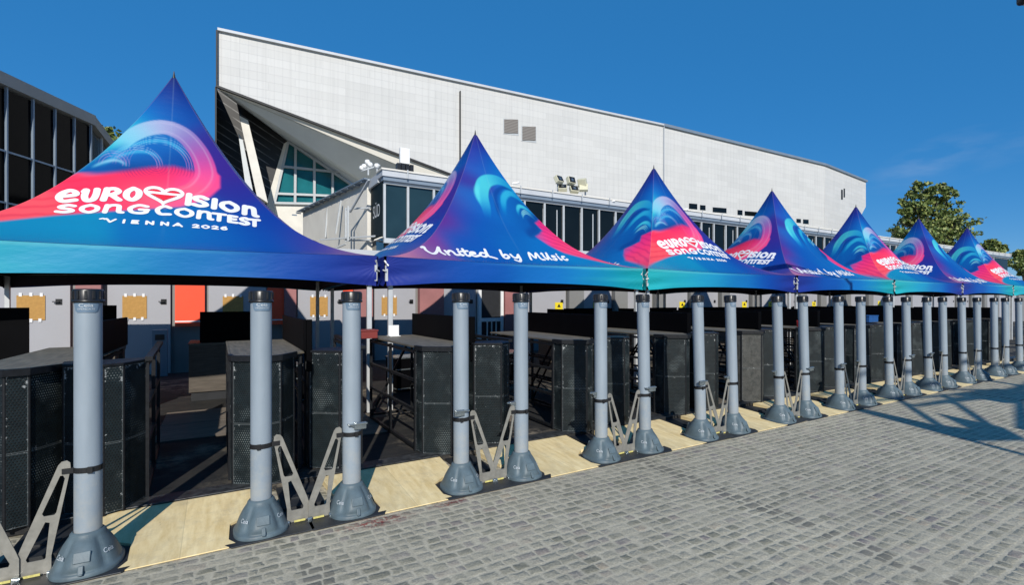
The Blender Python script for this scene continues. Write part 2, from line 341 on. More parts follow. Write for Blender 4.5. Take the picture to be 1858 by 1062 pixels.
def leaf(name, c1, c2, c3):
    b = NB(name); g = b.obj()
    oi = b.n('ShaderNodeNewGeometry').outputs['Random Per Island']
    c = b.ramp(oi, [(0.0, c1), (0.5, c2), (1.0, c3)])
    b.l(c, b.p.inputs['Base Color']); b.p.inputs['Roughness'].default_value = 0.55
    b.p.inputs['Transmission Weight'].default_value = 0.0
    return b.m
M['leaf'] = leaf('green_leaves', (0.06, 0.10, 0.025, 1), (0.13, 0.18, 0.042, 1), (0.27, 0.29, 0.08, 1))

# ------------------------------------------------------------------ helpers: meshes
class MB:
    def __init__(s): s.v = []; s.f = []; s.mi = []; s.sm = []; s.uv = {}; s.ed = {}
    def face(s, vs, mi=0, sm=False, uv=None, ed=None):
        i0 = len(s.v); s.v += [tuple(v) for v in vs]; s.f.append(tuple(range(i0, i0+len(vs)))); s.mi.append(mi); s.sm.append(sm)
        if uv: s.uv[len(s.f)-1] = uv
        if ed: s.ed[len(s.f)-1] = ed
        return s
    def box(s, x0, x1, y0, y1, z0, z1, mi=0, mat=None):
        c = [Vector((x, y, z)) for z in (z0, z1) for y in (y0, y1) for x in (x0, x1)]
        if mat is not None: c = [mat @ p for p in c]
        i0 = len(s.v); s.v += [tuple(p) for p in c]
        for q in ((0, 2, 3, 1), (4, 5, 7, 6), (0, 1, 5, 4), (2, 6, 7, 3), (0, 4, 6, 2), (1, 3, 7, 5)):
            s.f.append(tuple(i0+k for k in q)); s.mi.append(mi); s.sm.append(False)
        return s
    def prism(s, poly, z0, z1, mi=0, mat=None):     # plan polygon (ccw) extruded in z
        n = len(poly)
        a = [Vector((p[0], p[1], z0)) for p in poly]; b = [Vector((p[0], p[1], z1)) for p in poly]
        if mat is not None: a = [mat @ p for p in a]; b = [mat @ p for p in b]
        i0 = len(s.v); s.v += [tuple(p) for p in a+b]
        s.f.append(tuple(i0+n-1-k for k in range(n))); s.f.append(tuple(i0+n+k for k in range(n))); s.mi += [mi, mi]; s.sm += [False, False]
        for k in range(n):
            j = (k+1) % n; s.f.append((i0+k, i0+j, i0+n+j, i0+n+k)); s.mi.append(mi); s.sm.append(False)
        return s
    def tube(s, p, q, r, r2=None, n=12, mi=0, caps=True):
        p = Vector(p); q = Vector(q); r2 = r if r2 is None else r2
        d = (q-p).normalized(); u = d.orthogonal().normalized(); w_ = d.cross(u)
        i0 = len(s.v)
        for c, rr in ((p, r), (q, r2)):
            for k in range(n):
                a = 2*math.pi*k/n; s.v.append(tuple(c+u*math.cos(a)*rr+w_*math.sin(a)*rr))
        for k in range(n):
            j = (k+1) % n; s.f.append((i0+k, i0+j, i0+n+j, i0+n+k)); s.mi.append(mi); s.sm.append(True)
        if caps:
            for c, rr, rev in ((p, r, True), (q, r2, False)):
                ring = [c+u*math.cos(2*math.pi*k/n)*rr+w_*math.sin(2*math.pi*k/n)*rr for k in range(n)]
                if rev: ring = ring[::-1]
                s.face(ring, mi)
        return s
    def bar(s, p, q, wd, ht=None, mi=0, up=(0, 0, 1)):
        ht = wd if ht is None else ht; p = Vector(p); q = Vector(q); d = (q-p); ln = d.length; d.normalize()
        upv = Vector(up)
        if abs(d.dot(upv)) > 0.98: upv = Vector((1, 0, 0))
        y = upv.cross(d).normalized(); z = d.cross(y)
        mt = Matrix((d, y, z)).transposed().to_4x4(); mt.translation = p
        return s.box(0, ln, -wd/2, wd/2, -ht/2, ht/2, mi, mt)
    def lathe(s, prof, n=32, mi=0, cx=0, cy=0, rx=1, ry=1, sup=2.0, smooth=True):
        i0 = len(s.v)
        for (r, z) in prof:
            for k in range(n):
                a = 2*math.pi*k/n; c_, s_ = math.cos(a), math.sin(a)
                e = 2.0/sup
                s.v.append((cx+rx*r*math.copysign(abs(c_)**e, c_), cy+ry*r*math.copysign(abs(s_)**e, s_), z))
        for i in range(len(prof)-1):
            for k in range(n):
                j = (k+1) % n; s.f.append((i0+i*n+k, i0+i*n+j, i0+(i+1)*n+j, i0+(i+1)*n+k)); s.mi.append(mi); s.sm.append(smooth)
        return s
    def panel(s, p, q, z0, z1, t=0.02, mi=0):       # vertical panel from p to q (xy), outward to the right of p->q
        p = Vector((p[0], p[1], 0)); q = Vector((q[0], q[1], 0)); d = (q-p); ln = d.length; d.normalize(); nrm = Vector((d.y, -d.x, 0))
        A = p+Vector((0, 0, z0)); B = q+Vector((0, 0, z0)); C_ = q+Vector((0, 0, z1)); D = p+Vector((0, 0, z1)); h = z1-z0
        # front face split so that the distance-to-edge map works
        m = 0.04
        xs = [0, m, ln-m, ln] if ln > 2.2*m else [0, ln/2, ln]; zs = [0, m, h-m, h]
        def P(x, z): return A+d*x+Vector((0, 0, z))
        for i in range(len(xs)-1):
            for j in range(len(zs)-1):
                x0, x1, y0, y1 = xs[i], xs[i+1], zs[j], zs[j+1]
                uv = [(x0, y0+z0), (x1, y0+z0), (x1, y1+z0), (x0, y1+z0)]
                ed = [(min(x, ln-x), min(y, h-y)) for x, y in ((x0, y0), (x1, y0), (x1, y1), (x0, y1))]
                s.face([P(x0, y0), P(x1, y0), P(x1, y1), P(x0, y1)], mi, False, uv, ed)
        b_ = -nrm*t; far = [(1, 1)]*4
        for quad in ((B+b_, A+b_, D+b_, C_+b_), (A, A+b_, B+b_, B), (D, C_, C_+b_, D+b_), (A+b_, A, D, D+b_), (B, B+b_, C_+b_, C_)):
            s.face(quad, mi, False, None, far)
        return s
    def build(s, name, mats, parent=None, edge=False):
        me = bpy.data.meshes.new(name); me.from_pydata(s.v, [], s.f)
        mats = mats if isinstance(mats, (list, tuple)) else [mats]
        for m in mats: me.materials.append(m)
        me.polygons.foreach_set('material_index', s.mi); me.polygons.foreach_set('use_smooth', s.sm)
        if s.uv or edge:
            for nm, dct in (('UVMap', s.uv), ('edge', s.ed)):
                if nm == 'edge' and not edge: continue
                uvl = me.uv_layers.new(name=nm)
                arr = np.ones(len(me.loops)*2, dtype=np.float32)
                for pi, uvs in dct.items():
                    st = me.polygons[pi].loop_start
                    for k, (a_, b_) in enumerate(uvs): arr[(st+k)*2] = a_; arr[(st+k)*2+1] = b_
                uvl.data.foreach_set('uv', arr)
        me.update()
        o = bpy.data.objects.new(name, me); COL.objects.link(o)
        if parent: o.parent = parent
        return o
def bevel(o, w_=0.004, seg=2):
    m = o.modifiers.new('bevel', 'BEVEL'); m.width = w_; m.segments = seg; m.limit_method = 'ANGLE'; m.angle_limit = R(40); return o
def tag(o, label=None, cat=None, group=None, kind=None):
    if label: o['label'] = label
    if cat: o['category'] = cat
    if group: o['group'] = group
    if kind: o['kind'] = kind
    return o
def thing(name, label, cat, loc=(0, 0, 0), rz=0, group=None):
    o = bpy.data.objects.new(name, None); COL.objects.link(o); o.location = loc; o.rotation_euler = (0, 0, rz)
    return tag(o, label, cat, group)
def kids(o): return [c for c in bpy.data.objects if c.parent == o]
def copy_tree(o, loc=None, rz=None, label=None, parent=None):
    c = o.copy(); COL.objects.link(c); c.parent = parent
    for ch in kids(o): copy_tree(ch, parent=c)
    if loc is not None: c.location = loc
    if rz is not None: c.rotation_euler = (0, 0, rz)
    if label: c['label'] = label
    return c
ORD = ['first', 'second', 'third', 'fourth', 'fifth', 'sixth', 'seventh', 'eighth', 'ninth', 'tenth', 'eleventh', 'twelfth', 'thirteenth', 'fourteenth', 'fifteenth', 'sixteenth', 'seventeenth', 'eighteenth', 'nineteenth', 'twentieth', 'twenty-first', 'twenty-second', 'twenty-third', 'twenty-fourth', 'twenty-fifth', 'twenty-sixth']
def outline(outer, holes, t, name, mat, parent, mtx=None):      # flat plate with holes, thickness t, drawn in (x,z)
    cu = bpy.data.curves.new(name, 'CURVE'); cu.dimensions = '2D'; cu.fill_mode = 'BOTH'; cu.extrude = t/2
    for poly in [outer]+holes:
        sp = cu.splines.new('POLY'); sp.points.add(len(poly)-1); sp.use_cyclic_u = True
        for k, (x, y) in enumerate(poly): sp.points[k].co = (x, y, 0, 1)
    o = bpy.data.objects.new(name, cu); COL.objects.link(o)
    dg = bpy.context.evaluated_depsgraph_get(); me = bpy.data.meshes.new_from_object(o.evaluated_get(dg))
    bpy.data.objects.remove(o)
    me.transform(Matrix.Rotation(R(90), 4, 'X'))
    me.materials.clear(); me.materials.append(mat)
    r = bpy.data.objects.new(name, me); COL.objects.link(r); r.parent = parent
    return r
def textmesh(txt, size, align='CENTER'):
    cu = bpy.data.curves.new('t', 'FONT'); cu.body = txt; cu.size = size; cu.align_x = align; cu.align_y = 'CENTER'
    o = bpy.data.objects.new('t', cu); COL.objects.link(o)
    dg = bpy.context.evaluated_depsgraph_get(); me = bpy.data.meshes.new_from_object(o.evaluated_get(dg)); bpy.data.objects.remove(o)
    return me
# ------------------------------------------------------------------ the setting: ground and deck
g = MB()
g.face([(-900, -900, 0), (900, -900, 0), (900, 900, 0), (-900, 900, 0)])
tag(g.build('paving_ground', M['setts']), 'grey granite sett paving laid in rows', kind='structure')
DY = 5.30
ke = MB(); ke.box(-14, 60, 5.292, 5.50, .0605, .072); ke = ke.build('deck_edge', simple('scuffed_black_edge', (0.03, 0.032, 0.033, 1), 0.5, 0, 0.9, 16, 0.3)); bevel(ke, .004); tag(ke, 'scuffed black metal edge strip of the deck', kind='structure')
d = MB(); d.box(-14, 60, DY, 14.75, 0.004, 0.06)
dk = d.build('deck_floor', M['floor']); bevel(dk, 0.006); tag(dk, 'worn black decking floor under the tents', kind='structure')

# ------------------------------------------------------------------ canopy: shape, print and lettering
E0, ZE, ZA = 2.5, 2.335, 5.26
def z_of_e(e):
    u = 1-np.asarray(e)/E0; return ZE+(ZA-ZE)*(0.94*u*u+0.06*u)
def e_of_z(z):
    q = np.clip((np.asarray(z)-ZE)/(ZA-ZE), 0, 1); u = (-0.06+np.sqrt(0.0036+4*0.94*q))/(1.88); return E0*(1-u)
def section(e): t = np.clip((E0-np.asarray(e))/1.1, 0, 1); return t*t*(3-2*t)
def surf(x, z, off=0.0, fix=True):
    e = e_of_z(z); m = section(e); ec = e*(1-0.07*m); a = np.clip(x/np.maximum(ec, 1e-4), -1, 1)
    d = e*(1-0.07*m+0.20*m*(1-a*a))
    dip = 0.03*(1-a*a)*np.clip((e-1.8)/0.7, 0, 1)
    drop = np.clip((z-1.677)*(d-e)*0.11, -.08, .08) if fix else 0.0
    return x, -(d+off), z-dip-drop+off*0.5
def sstep(x, a, b): t = np.clip((x-a)/(b-a), 0, 1); return t*t*(3-2*t)
def rbf(x, z, anc, s):
    W = 0; C_ = 0
    for ax, az, c in anc:
        ww = np.exp(-((x-ax)**2+((z-az)*1.3)**2)/(2*s*s))+1e-9
        W = W+ww; C_ = C_+ww[..., None]*np.array([lin(k) for k in c])
    return C_/W[..., None]
def seg_sdf(x, z, pts):
    best = np.full(x.shape, 9.0); par = np.zeros(x.shape); n = len(pts)-1
    for i in range(n):
        ax, az = pts[i]; bx, bz = pts[i+1]; dx, dz = bx-ax, bz-az; L2 = dx*dx+dz*dz+1e-12
        t = np.clip(((x-ax)*dx+(z-az)*dz)/L2, 0, 1); dd = np.hypot(x-ax-t*dx, z-az-t*dz)
        m = dd < best; best = np.where(m, dd, best); par = np.where(m, (i+t)/n, par)
    return best, par
def inside(x, z, poly):
    r = np.zeros(x.shape, bool); n = len(poly)
    for i in range(n):
        x1, z1 = poly[i]; x2, z2 = poly[(i+1) % n]
        if z1 == z2: continue
        c = ((z1 > z) != (z2 > z)) & (x < (x2-x1)*(z-z1)/(z2-z1)+x1); r ^= c
    return r
def polymask(x, z, poly, soft):
    d_, _ = seg_sdf(x, z, poly+[poly[0]]); d_ = np.where(inside(x, z, poly), d_, -d_); return sstep(d_, -soft, soft)
def crom(pts, k=8, closed=False):
    P = [np.array(p, float) for p in pts]
    if closed: P = [P[-1]]+P+[P[0], P[1]]
    else: P = [2*P[0]-P[1]]+P+[2*P[-1]-P[-2]]
    o = []
    for i in range(1, len(P)-2):
        for j in range(k):
            t = j/k; a, b, c, d_ = P[i-1], P[i], P[i+1], P[i+2]
            o.append(tuple(0.5*((2*b)+(-a+c)*t+(2*a-5*b+4*c-d_)*t*t+(-a+3*b-3*c+d_)*t**3)))
    o.append(tuple(P[-2])); return o
def lay(C_, m, col):
    col = np.array([lin(k) for k in col]) if isinstance(col, tuple) else col
    return C_*(1-m[..., None])+col*m[..., None]
def wave_noise(x, z):
    return np.sin(x*7.1+z*3.3)*0.5+np.sin(x*13.7-z*9.1+1.3)*0.3+np.sin(x*29+z*17)*0.2
def print_logo_side(x, z):
    C_ = rbf(x, z, [(0, 5.25, (40, 26, 96)), (-.05, 4.95, (34, 52, 150)), (-.1, 4.6, (30, 90, 190)), (.12, 4.75, (44, 40, 140)), (-.35, 4.4, (35, 115, 205)), (.1, 4.5, (34, 80, 180)),
        (.45, 4.2, (60, 42, 150)), (.75, 3.7, (64, 38, 148)), (.9, 3.3, (52, 44, 154)), (1.25, 2.95, (38, 58, 166)), (1.7, 2.6, (70, 60, 160)), (2.35, 2.4, (120, 84, 156)),
        (0, 2.68, (36, 104, 186)), (.6, 2.55, (34, 92, 184)), (-1, 2.55, (38, 130, 192)), (-2, 2.4, (40, 140, 196)), (1.2, 2.5, (34, 76, 178)), (.3, 2.8, (36, 96, 184)), (1.5, 2.75, (38, 58, 168)), (-.8, 3.75, (52, 176, 212)), (-.6, 4.15, (60, 185, 222)), (-1.1, 3.5, (40, 140, 200)), (.9, 2.75, (38, 70, 172))], 0.24)
    pinktop = [(-2.6, 2.42), (-1.9, 2.62), (-1.52, 2.80), (-1.31, 3.02), (-1.1, 3.25), (-.96, 3.36), (-.69, 3.43), (-.47, 3.50), (-.2, 3.60), (.05, 3.66), (.27, 3.62)]
    outer = [(.45, 3.75), (.60, 3.55), (.60, 3.35), (.48, 3.18), (.35, 3.08), (.16, 2.98), (-.07, 2.93), (-.67, 2.80), (-1.05, 2.71), (-1.26, 2.65), (-1.46, 2.59), (-2.0, 2.44), (-2.6, 2.30)]
    arc = crom([(-.62, 3.72), (-.50, 3.98), (-.32, 4.18), (-.08, 4.28), (.14, 4.20), (.31, 3.98), (.41, 3.72), (.42, 3.50), (.30, 3.28), (.05, 3.12)], 6)
    # dark blue bowl under the band
    C_ = lay(C_, polymask(x, z, [(-1.0, 3.35), (-.75, 3.7), (-.45, 4.0), (-.08, 4.2), (.25, 4.0), (.35, 3.6), (.2, 3.4), (-.4, 3.3)], 0.07), rbf(x, z, [(-.5, 3.8, (30, 110, 204)), (-.1, 4.0, (30, 96, 190)), (.1, 3.7, (24, 70, 164)), (-.3, 3.66, (28, 84, 178)), (-.3, 3.46, (20, 36, 108)), (-.8, 3.5, (26, 80, 168))], .18))
    for (pts_, w_, c_a, c_b) in (([(-.75, 3.50), (-.55, 3.80), (-.30, 3.98), (-.06, 4.03), (.12, 3.92), (.22, 3.72)], .030, (40, 150, 220), (70, 170, 232)), ([(-.78, 3.46), (-.58, 3.68), (-.38, 3.80), (-.20, 3.80), (-.06, 3.66)], .028, (36, 140, 214), (80, 176, 236)), ([(-.86, 3.44), (-.70, 3.58), (-.56, 3.62), (-.44, 3.54)], .022, (60, 170, 226), (150, 200, 240))):
        d_, t_ = seg_sdf(x, z, crom(pts_, 6)); C_ = lay(C_, np.exp(-(d_/w_)**2)*sstep(t_, 0, .2)*(1-sstep(t_, .75, 1.0))*0.75, rbf(t_, t_*0, [(0, 0, c_a), (.5, 0, c_b), (1, 0, c_a)], .25))
    for (cx_, cz_, r0, r1, per) in ((-.12, 3.62, .33, .50, .034), (-.36, 3.58, .22, .34, .034), (-.62, 3.56, .10, .22, .038)):
        q = np.hypot((x-cx_)/0.92, (z-cz_)*0.95)
        ring = np.clip(np.sin(2*np.pi*q/per), 0, 1)**1.5*sstep(q, r0, r0+.03)*(1-sstep(q, r1-.04, r1))
        up = sstep(z, 3.42, 3.62)
        C_ = lay(C_, ring*up*0.5*(z > cz_-.02)*sstep(x-cx_, -r1*1.1, -r1*.2), rbf(x, z, [(-.4, 4, (130, 200, 245)), (0, 4.1, (110, 170, 235)), (.2, 3.7, (210, 130, 210)), (-.4, 3.6, (180, 150, 225))], .2))
    pm = polymask(x, z, pinktop+outer, 0.025)
    topd, _ = seg_sdf(x, z, pinktop+[(.45, 3.7)])
    pk = rbf(x, z, [(-.2, 3.4, (236, 46, 96)), (-.8, 3.2, (238, 52, 96)), (.3, 3.4, (232, 60, 140)), (.5, 3.3, (240, 84, 158)), (-1.4, 2.8, (240, 84, 104)), (-.5, 2.95, (236, 62, 108)), (.2, 3.05, (226, 88, 160)), (-2.2, 2.45, (236, 84, 120)), (-.1, 3.1, (240, 96, 130)), (-.1, 3.55, (214, 44, 110))], .2)
    st = np.clip(np.sin((z-0.28*x)*52+x*5+wave_noise(x, z)*1.2), 0, 1)*sstep(-x, .55, 1.2)
    pk = lay(pk, st*0.40, (196, 32, 74))
    fade = 1-0.9*(1-sstep(topd, 0.0, 0.09))*sstep(x, -1.0, -.75)
    teeth = np.clip(np.sin(np.hypot(x+.15, (z-3.6))*2*np.pi/0.036), 0, 1)*sstep(0.20-topd, 0.0, .12)*sstep(x, -.6, -.4)
    C_ = lay(C_, pm*fade, pk); C_ = lay(C_, pm*teeth*0.6, (120, 30, 110))
    d_, t_ = seg_sdf(x, z, arc)
    wd = 0.075+0.05*np.sin(np.pi*np.clip(t_*1.1, 0, 1))+0.045*sstep(t_, .5, .9)
    band = (1-sstep(d_, wd-.012, wd+.012))*sstep(t_, 0.0, .12)*(1-sstep(t_, .93, 1.0))
    bc = rbf(t_, t_*0, [(0, 0, (80, 190, 232)), (.15, 0, (130, 190, 236)), (.35, 0, (160, 164, 222)), (.5, 0, (110, 110, 200)), (.62, 0, (180, 66, 170)), (.75, 0, (236, 80, 158)), (.95, 0, (240, 96, 140))], .09)
    C_ = lay(C_, band*0.95, bc)
    edge = np.exp(-((d_-wd*0.6)/0.012)**2)*sstep(t_, .2, .4)*(1-sstep(t_, .85, 1.0)); C_ = lay(C_, edge*0.22, (200, 190, 240))
    # cyan glints of the neighbouring swirl spilling over the left ridge
    gl = (1-sstep(seg_sdf(x, z, [(-1.25, 3.4), (-1.0, 3.55), (-.72, 3.95), (-.5, 4.35)])[0], .02, .08)); C_ = lay(C_, gl*0.7*(z > 3.3), (96, 206, 226))
    return C_
def print_slogan_side(x, z):
    C_ = rbf(x, z, [(0, 5.25, (54, 28, 110)), (0, 4.95, (44, 46, 156)), (-.15, 4.6, (52, 44, 158)), (.12, 4.6, (34, 80, 186)), (.35, 4.45, (38, 110, 206)), (-.45, 4.1, (60, 40, 150)), (-.1, 4.35, (40, 92, 196)), (-.45, 3.5, (36, 92, 194)),
        (-.8, 3.6, (72, 36, 146)), (-1.15, 3.15, (96, 36, 140)), (-.7, 3.25, (40, 62, 170)), (-.55, 3.0, (34, 84, 182)), (-1.0, 2.8, (40, 72, 176)), (-1.6, 2.75, (120, 56, 150)), (-2.1, 2.48, (206, 128, 168)), (-1.8, 2.45, (110, 84, 166)), (-.2, 3.1, (34, 84, 180)), (0, 2.8, (34, 94, 186)), (-.9, 2.6, (36, 84, 184)),
        (.6, 3.3, (28, 84, 176)), (.6, 2.65, (36, 104, 196)), (1.3, 2.5, (36, 120, 200)), (2.2, 2.36, (40, 140, 190)), (-.55, 3.7, (34, 100, 196)), (0.1, 3.4, (30, 96, 190))], .22)
    def swirl(C_, pts, w0, w1, c0, c1, soft, k=.95):
        d_, t_ = seg_sdf(x, z, crom(pts, 7)); wd = w0+(w1-w0)*np.sin(np.pi*np.clip(t_, 0, 1))
        m = (1-sstep(d_, wd-soft, wd+soft))*sstep(t_, 0.0, .30)
        cc = rbf(t_, t_*0, [(0, 0, c0), (.5, 0, c1), (1, 0, c0)], .22); return lay(C_, m*k, cc)
    C_ = swirl(C_, [(-.30, 3.22), (-.24, 3.50), (-.22, 3.80), (-.12, 4.04), (.06, 4.16), (.32, 4.16), (.62, 3.96)], .05, .135, (36, 132, 214), (78, 196, 226), .018)
    C_ = swirl(C_, [(-.33, 3.5), (-.31, 3.85), (-.18, 4.12)], .01, .05, (60, 180, 232), (96, 212, 236), .03, .7)
    C_ = swirl(C_, [(.10, 3.30), (.16, 3.56), (.25, 3.78), (.42, 3.90), (.60, 3.84), (.80, 3.66)], .025, .070, (34, 120, 210), (58, 176, 230), .03, .9)
    C_ = swirl(C_, [(.44, 3.36), (.48, 3.52), (.58, 3.62), (.74, 3.58), (.9, 3.44)], .015, .040, (40, 130, 216), (76, 200, 234), .02, .9)
    for o_ in (.0, .035, .07):
        C_ = swirl(C_, [(.50, 3.30+o_), (.58, 3.42+o_), (.70, 3.46+o_), (.86, 3.34+o_)], .004, .009, (60, 170, 230), (150, 226, 240), .006, .8)
    C_ = swirl(C_, [(-.04, 3.2), (.0, 3.5), (.08, 3.84), (.30, 4.01), (.52, 3.98)], .015, .045, (16, 50, 140), (20, 62, 156), .03, .7)
    pm = polymask(x, z, [(3, 2.2), (1.6, 2.50), (1.05, 2.62), (.78, 2.78), (.60, 2.95), (.76, 3.02), (.90, 3.10), (.80, 3.26), (1.0, 3.35), (1.4, 3.2), (3, 2.6)], 0.03)
    pk = rbf(x, z, [(.9, 3.2, (214, 40, 130)), (1.2, 2.9, (240, 52, 120)), (.8, 2.95, (236, 60, 150)), (1.3, 2.65, (246, 72, 128)), (2, 2.45, (236, 70, 120))], .2)
    st = np.clip(np.sin((z+0.34*x)*60+wave_noise(x, z)*1.3), 0, 1); pk = lay(pk, st*0.38, (160, 28, 110))
    C_ = lay(C_, pm*(0.55+0.45*sstep(x, .6, .95)), pk)
    sh = 1-sstep(seg_sdf(x, z, [(.5, 3.0), (.72, 3.12), (.72, 3.3), (1.0, 3.45)])[0], .02, .16); C_ = lay(C_, sh*0.55*(1-pm), (18, 50, 140))
    return C_
def valance_print(x, t, logo):      # t: 0 top, 1 bottom
    z0 = np.zeros_like(x)
    if logo: a = [(-2.5, 0, (46, 166, 190)), (-1.6, 0, (48, 164, 206)), (-.7, 0, (46, 146, 210)), (.4, 0, (40, 116, 204)), (1.4, 0, (34, 72, 180)), (2.1, 0, (38, 56, 166)), (2.5, 0, (56, 46, 142))]
    else: a = [(-2.5, 0, (54, 48, 150)), (-2.0, 0, (38, 62, 166)), (-1, 0, (34, 82, 188)), (.3, 0, (38, 108, 206)), (1.3, 0, (40, 132, 208)), (2.1, 0, (38, 150, 190)), (2.5, 0, (40, 152, 168))]
    return rbf(x, z0, a, .45)
GLY = {
 'e': [[(.20, .46), (.85, .58), (.86, .82), (.55, .98), (.18, .72), (.10, .34), (.38, .03), (.95, .14)]],
 'U': [[(.05, .84), (.16, .96), (.14, .42), (.36, .04), (.74, .12), (.86, .52), (.86, .96)]],
 'R': [[(.22, .98), (.12, .04)], [(.20, .93), (.62, .98), (.86, .74), (.60, .50), (.24, .46)], [(.48, .48), (.98, .04)]],
 'O': [[(.5, .98), (.12, .72), (.10, .30), (.5, .02), (.88, .30), (.88, .72), (.5, .98)]],
 'I': [[(.58, .98), (.42, .02)]],
 'S': [[(.90, .86), (.55, .98), (.16, .80), (.24, .58), (.72, .42), (.86, .18), (.48, .02), (.06, .10)]],
 'n': [[(.14, .94), (.08, .04)], [(.12, .62), (.34, .92), (.74, .90), (.80, .50), (.82, .12), (1.0, .06)]],
 'G': [[(.90, .86), (.50, .98), (.12, .60), (.22, .12), (.62, .03), (.88, .18), (.88, .46)], [(.60, .46), (.95, .46)]],
 'C': [[(.92, .86), (.52, .98), (.12, .56), (.34, .06), (.92, .10)]],
 'T': [[(.0, .90), (1.0, .94)], [(.52, .92), (.46, .02)]],
 'E': [[(.92, .93), (.16, .93)], [(.16, .93), (.12, .06)], [(.12, .06), (.92, .08)], [(.16, .50), (.78, .52)]],
 'V': [[(-.5, .80), (-.25, 1.0), (-.05, .80), (.10, .96), (.46, .04)], [(.46, .04), (.95, .96)]],
 'N': [[(.10, .02), (.10, .98)], [(.10, .98), (.90, .02)], [(.90, .02), (.90, .98)]],
 'A': [[(.02, .02), (.5, .98)], [(.5, .98), (.98, .02)], [(.22, .32), (.78, .32)]],
 '2': [[(.08, .74), (.45, .98), (.88, .74), (.62, .42), (.08, .04)], [(.08, .04), (.95, .04)]],
 '0': [[(.5, .98), (.10, .68), (.10, .32), (.5, .02), (.90, .32), (.90, .68), (.5, .98)]],
 '6': [[(.78, .94), (.35, .80), (.10, .40), (.35, .03), (.82, .10), (.88, .42), (.55, .58), (.15, .40)]],
 # brush script
 'u_': [[(-.15, .92), (.02, 1.02), (.0, .50), (.22, .06), (.55, .30), (.92, 1.10)], [(.92, 1.10), (.84, .40), (.98, .06)]],
 'n_': [[(.05, .62), (.10, .02)], [(.10, .30), (.45, .68), (.66, .50), (.72, .10), (1.0, .10)]],
 'i_': [[(.35, .62), (.40, .06), (.9, .14)], [(.42, .92), (.50, .97)]],
 't_': [[(.42, 1.05), (.38, .20), (.62, .02), (.98, .18)], [(.0, .66), (.95, .78)]],
 'e_': [[(.10, .34), (.60, .44), (.62, .64), (.28, .62), (.08, .28), (.40, .02), (1.0, .20)]],
 'd_': [[(.62, .58), (.26, .62), (.06, .24), (.36, .04), (.66, .36), (.80, 1.20)], [(.80, 1.20), (.76, .20), (1.0, .04), (1.35, -.14)]],
 'b_': [[(.20, 1.20), (.10, .14), (.45, -.02), (.82, .28), (.60, .56), (.22, .40)]],
 'y_': [[(.05, .62), (.18, .20), (.50, .16), (.80, .62)], [(.82, .66), (.74, -.05), (.40, -.42), (.12, -.22)]],
 'M_': [[(.02, -.02), (.20, 1.05), (.42, .24), (.70, 1.02), (.78, .10), (1.0, .0)]],
 's_': [[(.85, .62), (.35, .66), (.24, .46), (.74, .26), (.40, .0), (.0, .06)]],
 'c_': [[(.80, .62), (.35, .58), (.14, .22), (.46, .02), (.95, .18)]],
}
def contour_mesh(x0, x1, z0, z1, h, fn, mb, off, mi):
    nx = int((x1-x0)/h)+1; nz = int((z1-z0)/h)+1
    gx = x0+np.arange(nx)*h; gz = z0+np.arange(nz)*h; X, Z = np.meshgrid(gx, gz, indexing='ij'); F = fn(X, Z)
    for i in range(nx-1):
        for j in range(nz-1):
            c = [(i, j), (i+1, j), (i+1, j+1), (i, j+1)]; f = [F[a] for a in c]
            if max(f) <= 0: continue
            P = []
            for k in range(4):
                a, b = c[k], c[(k+1) % 4]; fa, fb = f[k], f[(k+1) % 4]
                if fa > 0: P.append((gx[a[0]], gz[a[1]]))
                if (fa > 0) != (fb > 0):
                    t = fa/(fa-fb); P.append((gx[a[0]]+t*(gx[b[0]]-gx[a[0]]), gz[a[1]]+t*(gz[b[1]]-gz[a[1]])))
            if len(P) < 3: continue
            vs = []
            for (x, z) in P:
                a_, b_, c_ = surf(x, z, off); vs.append((float(a_), float(b_), float(c_)))
            mb.face(vs, mi)
def strokes(items, kx=1.0):       # items: (list of points in face coords, half width)
    def fn(X, Z):
        F = np.full(X.shape, -9.0)
        for pts, hw in items:
            q = [(p[0]/kx, p[1]) for p in pts]
            bx0 = min(p[0] for p in pts)-.08; bx1 = max(p[0] for p in pts)+.08
            m = (X[:, 0] > bx0) & (X[:, 0] < bx1)
            if not m.any(): continue
            d_, _ = seg_sdf(X[m]/kx, Z[m], q); F[m] = np.maximum(F[m], hw-d_)
        return F
    return fn
def word(chars, xs, base, hgt, hw, smooth=True):
    its = []
    for ch, (xa, xb) in zip(chars, xs):
        for st in GLY[ch]:
            p = crom(st, 5) if (len(st) > 2 and ch not in 'ETNAI') else st
            its.append(([(xa+u*(xb-xa), float(base(xa+u*(xb-xa)))+v*float(hgt(xa+u*(xb-xa)))) for u, v in p], hw))
    return its
def itp(tab): xs = [a for a, b in tab]; ys = [b for a, b in tab]; return lambda x: np.interp(x, xs, ys)
b1 = itp([(-1.12, 2.90), (-.87, 2.93), (-.69, 2.97), (-.45, 3.00), (-.26, 3.03), (0, 3.04), (.19, 3.02), (.44, 3.005), (.67, 2.975), (.87, 2.94), (1.06, 2.905)])
h1 = itp([(-1.12, .165), (-.45, .19), (0, .2), (.44, .155), (1.06, .145)])
b2 = itp([(-1.07, 2.75), (-.81, 2.775), (-.56, 2.80), (-.32, 2.82), (0, 2.83), (.3, 2.815), (.61, 2.795), (1.0, 2.75)])
h2 = itp([(-1.07, .105), (0, .135), (1.0, .11)])
K3 = lambda v: (lambda x: v+0*x)
